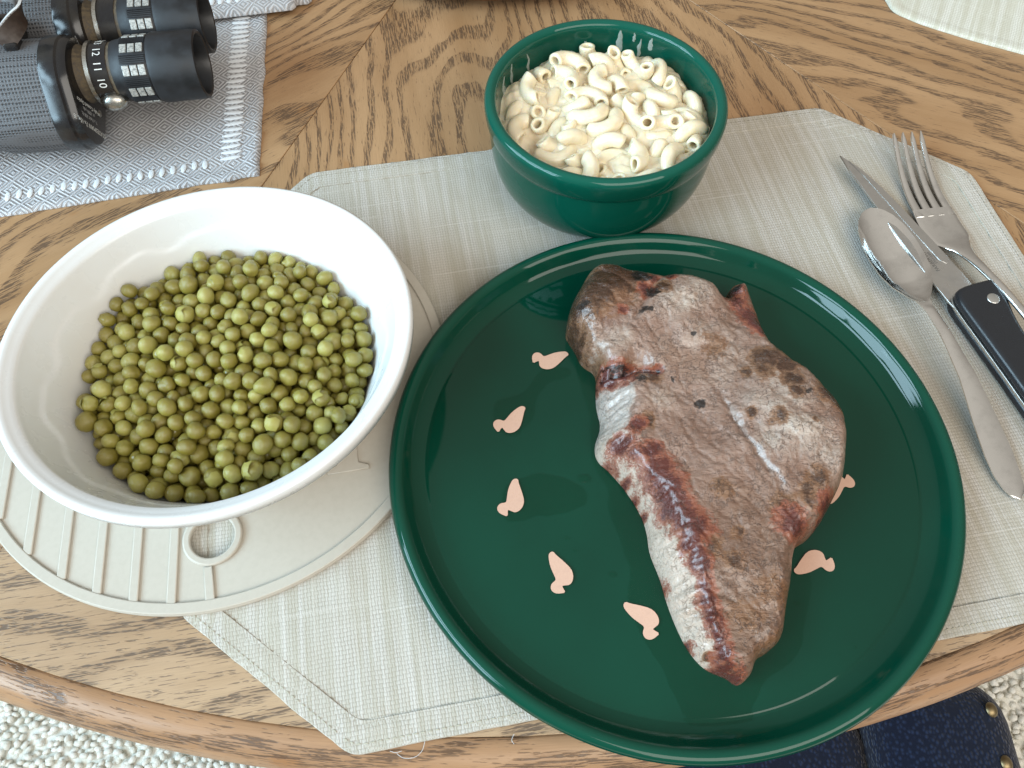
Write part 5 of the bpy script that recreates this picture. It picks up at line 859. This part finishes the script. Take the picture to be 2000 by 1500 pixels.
def knife():
    s = thing('steak_knife', 'steak knife with black riveted handle lying beside the spoon', 'knife', (.238, .29, .0018))
    o0 = Vector((s.location.x, s.location.y)); loc = lambda q: tuple(Vector(q)-o0)
    ax = (Vector((.2620, .1935))-Vector((.2435, .2540))).normalized()   # blade to handle end
    edge = [(.2043, .3645), (.2078, .3510), (.2125, .3370), (.2180, .3200), (.2245, .2995), (.2310, .2800), (.2372, .2632), (.2412, .2530)]
    spine = [(.2560, .2705), (.2500, .2830), (.2445, .2955), (.2380, .3090), (.2310, .3240), (.2230, .3395), (.2140, .3540)]
    bl = [loc(q) for q in edge+[(.2455, .2440), (.2620, .2520)]+spine]
    b = link('blade', curve_mesh([bl], .0013, .0003), BLADE, s, (0, 0, .0062))
    # ground bevel along the spine half: a slightly proud flat
    bev = [(.2085, .3595), (.2155, .3460), (.2225, .3300), (.2300, .3130), (.2372, .2965), (.2438, .2820), (.2475, .2790), (.2500, .2828), (.2445, .2950), (.2380, .3086), (.2310, .3236), (.2230, .3391), (.2140, .3535)]
    link('ground_flat', curve_mesh([[loc(q) for q in bev]], .00035, .0001), BLADE, b, (0, 0, .0012))
    up_ = math.atan2(-ax.y, -ax.x)
    for bd, sz, off in (('FARBERWARE', .0031, .0007), ('STAINLESS', .0019, -.0016), ('CHINA', .0015, -.0034)):
        d_ = Vector((-ax.x, -ax.y)); nn = Vector((-d_.y, d_.x)); c = TXT-o0+nn*off
        link('engraving', text_mesh(bd, sz, .00003), INK, b, (c.x, c.y, .00133), (0, 0, up_+R(4)))
    # handle: two black scales around a steel tang
    L1 = [(.2452, .2588), (.2425, .2520), (.2445, .2440), (.2500, .2270), (.2560, .2080), (.2620, .1880), (.2690, .1650), (.2750, .1480), (.2800, .1440), (.2900, .1450), (.2930, .1530), (.2890, .1680), (.2840, .1870), (.2790, .2060), (.2742, .2230), (.2715, .2350), (.2706, .2470), (.2718, .2580), (.2712, .2640), (.2690, .2660)]
    hp = chaikin([loc(q) for q in L1], 2)
    link('tang', curve_mesh([[tuple(q) for q in hp]], .0020, .0002), RIVET, s, (0, 0, .0059))
    c0 = hp.mean(0); ins_ = lambda k: [[tuple(c0+(q-c0)*k) for q in hp]]
    link('handle_scale', curve_mesh(ins_(.993), .0058, .0024, 4), BLACKP, s, (0, 0, .0001)); sc = link('handle_scale', curve_mesh(ins_(.993), .0062, .0026, 4), BLACKP, s, (0, 0, .0079))
    for (x, y) in ((.2618, .2500), (.2700, .2050), (.2800, .1640)):
        o = MB().lathe([(0, .0004), (.0030, .0004), (.0034, .0002), (.0034, -.002)], 28).build('rivet', RIVET, s); o.location = (x-o0.x, y-o0.y, .0141)
knife()

# ------------------------------------------------------------ binoculars
bn = thing('binoculars', 'old black and grey zoom binoculars lying on the grey cloth', 'binoculars', (-.1885, .4000, .0030), R(8))
def barrel(y0, sgn, text):
    ZA = .0435
    X = lambda prof: [(r, x) for x, r in prof]
    def tube(name, prof, m, par=bn, n=72):
        o = MB().lathe(X(prof), n, 'x').build(name, m, par, sharp=40); o.location = (0, y0, ZA); return o
    cup = tube('eyecup', [(-.020, .0), (-.020, .0150), (-.001, .0166), (.0006, .0172), (.0010, .0184), (.0004, .0194), (-.004, .0198), (-.015, .0197), (-.024, .0200), (-.0262, .0194), (-.0262, .016)], RUBBER)
    o = MB().lathe(X([(-.0185, 0), (-.019, .010), (-.0195, .0142)]), 48, 'x').build('eye_lens', LENS, cup)
    rg = tube('focus_ring', [(-.0262, .0150), (-.0264, .0180), (-.0270, .0184), (-.0425, .0184), (-.0440, .0176), (-.0480, .0170), (-.0484, .0150)], RUBBER)
    for g in range(9):
        a0 = 2*math.pi*g/9+.25
        for q in range(3):
            x0 = -.0408+.0046*q; b = MB().box((x0, -.0029, .0182), (x0+.0038, .0029, .0191)); o = b.build('grip_tile', TILE, rg, False, bevel=.0003); o.rotation_euler = (a0, 0, 0)
        for q in range(5):
            a1 = a0+.24+.055*q*1.05; b = MB().box((-.0415, -.0003, .0182), (-.0272, .0003, .0190)); o = b.build('grip_ridge', RUBBER, rg, False); o.rotation_euler = (a1, 0, 0)
    tube('seam_ring', [(-.0480, .0150), (-.0480, .0166), (-.0500, .0164), (-.0505, .014)], GRIME)
    nr = tube('number_ring', [(-.0500, .014), (-.0500, .0168), (-.0592, .0172), (-.0600, .0172), (-.0602, .0150)], BLACKM)
    tube('silver_band', [(-.0600, .0150), (-.0600, .0180), (-.0622, .0180), (-.0625, .0150)], SILVER)
    tube('neck', [(-.062, .0150), (-.066, .0150), (-.068, .0165), (-.074, .0175)], GRIME)
    if text:
        for k, tx in enumerate(('14', '13', '12', '11', '10', '9')):
            a = R(62-30*k+30)       # angle from the top towards the viewer
            me = text_mesh(tx, .0062, .00004); o = link('number', me, WHITEINK, nr)
            ang = R(-40+30*k-8); n_ = Vector((0, -math.sin(ang), math.cos(ang))); xd = Vector((0, -math.cos(ang), -math.sin(ang))); yd = Vector((1, 0, 0))
            o.matrix_local = Matrix((xd, yd, xd.cross(yd))).transposed().to_4x4(); o.location = Vector((-.0548, 0, 0))+n_*.01712
        lv = MB().lathe([(0, .006), (.004, .0058), (.0062, .0042), (.0068, .002), (.0064, -.004)], 24).build('zoom_lever', SILVER, nr); lv.location = (-.053, -.0155, -.008); lv.rotation_euler = (R(75), 0, 0); lv.scale = (1.15, .8, 1)
    def stad(x, rA, rB, dy, dz, n=28):
        # hull of circle A at the eyepiece axis and circle B outward and below
        A, B = Vector((y0+sgn*-.004, ZA-.003)), Vector((y0-sgn*dy, ZA-dz)); dv_ = (B-A); Ld = dv_.length; th0 = math.atan2(dv_.y, dv_.x); ph = math.acos(max(-1, min(1, (rA-rB)/Ld))) if Ld > 1e-6 else math.pi/2
        q = []
        for i in range(n): t = th0+ph+(2*math.pi-2*ph)*i/(n-1); q.append((x, A.x+rA*math.cos(t), A.y+rA*math.sin(t)))
        for i in range(n): t = th0-ph+(2*ph)*i/(n-1); q.append((x, B.x+rB*math.cos(t), B.y+rB*math.sin(t)))
        return q
    pl = MB().sections([stad(-.0735, .0262, .0205, .0180, .0125), stad(-.0715, .0262, .0205, .0180, .0125), stad(-.0690, .0248, .0192, .0180, .0125), stad(-.0686, .0225, .0170, .0180, .0125)]).build('end_plate', BLACKM, bn, sharp=35)
    MB().sections([stad(-.0835, .0268, .0212, .0180, .0125), stad(-.0826, .0272, .0216, .0180, .0125), stad(-.0745, .0272, .0216, .0180, .0125), stad(-.0734, .0262, .0205, .0180, .0125)]).build('end_band', BLACKM, bn, sharp=35)
    secs = []
    for x, ra, rb, dy, dz in ((-.0834, .0262, .0205, .0180, .0125), (-.10, .0264, .0206, .0180, .0125), (-.118, .0264, .0200, .0180, .0125), (-.128, .0262, .0175, .0175, .0120), (-.138, .0260, .0165, .0170, .0120), (-.150, .0256, .0160, .018, .0120), (-.19, .0250, .0160, .016, .0110), (-.23, .0250, .0160, .016, .0110)): secs.append(stad(x, ra, rb, dy, dz))
    MB().sections(secs).build('housing', PEBBLE, bn, sharp=40)
    sc = MB().lathe([(0, .0006), (.0018, .0006), (.0022, 0)], 16).build('screw', SILVER, pl); sc.location = (-.0686, y0-.010, ZA-.021); sc.rotation_euler = (0, R(90), 0)
    if text:
        # lettering on the end plate, upside down as seen from the eyepieces
        for tx, sz, yy, zz, m in (('STATESMAN 7x-15x, 35', .0040, -.0440, -.0225, WHITEINK), ('7 x Field 308 ft.', .0031, -.0370, -.0190, DIMINK), ('at 1000 yds.', .0031, -.0325, -.0160, DIMINK), ('Fully Coated Optics', .0033, -.0280, -.0130, WHITEINK), ('Zoomed', .0026, .0110, .0145, DIMINK), ('U.S. Pat. 4,066,329', .0026, .0150, .0120, DIMINK)):
            o = link('lettering', text_mesh(tx, sz, .00003), m, pl)
            A = Vector((-.03, -.0165)); xd = Vector((0, -.48, .88)).normalized() if yy > 0 else Vector((0, .48, -.88)).normalized()
            xd = Vector((0, .50, -.866)) if yy < 0 else Vector((0, -.3, -.95)).normalized(); xd *= -1
            zd = Vector((1, 0, 0)); yd = zd.cross(xd); o.matrix_local = Matrix((xd, yd, zd)).transposed().to_4x4(); o.location = (-.0685, y0+yy*.66, ZA+zz*.62)
barrel(0, 1, True); barrel(.0425, -1, False)
hg = MB().lathe([(0, -.1), (.0075, -.1), (.0085, -.105), (.0085, -.16), (.0075, -.165), (0, -.165)], 36, 'x').build('hinge', BLACKM, bn, sharp=40); hg.location = (0, .021, .062)
MB().box((-.155, .004, .058), (-.115, .040, .0645)).build('bridge', BLACKM, bn, False, bevel=.002)
MB().box((-.1015, -.006, .0645), (-.0935, .004, .0705)).build('strap_lug', BLACKM, bn, False, bevel=.0015)
ks = [(-.102, -.004, .0700), (-.094, .000, .0755), (-.088, .008, .0800), (-.090, .018, .0835), (-.100, .024, .0840), (-.110, .022, .0800), (-.112, .014, .0755), (-.108, .004, .0715)]
q = resample(ks, 40); secs = []
for i in range(40):
    c = Vector(q[i]); t = (Vector(q[min(i+1, 39)])-Vector(q[max(i-1, 0)])).normalized(); wd = Vector((.25, .45, .86)).normalized(); wd = (wd-t*wd.dot(t)).normalized(); nn = t.cross(wd)
    secs.append([c+wd*.0055+nn*.0007, c-wd*.0055+nn*.0007, c-wd*.0055-nn*.0007, c+wd*.0055-nn*.0007])
sp_ = MB().sections(secs).build('strap', STRAP, bn, sharp=40)
secs = [[v+ (s[0]-s[1]).normalized()*.0002 for v in (s[0]+(s[0]-s[1])*.02, s[0]-(s[0]-s[1])*.05, s[3]-(s[0]-s[1])*.05, s[3]+(s[0]-s[1])*.02)] for s in secs]
MB().sections(secs).build('strap_edge', STRAPEDGE, sp_, sharp=40)
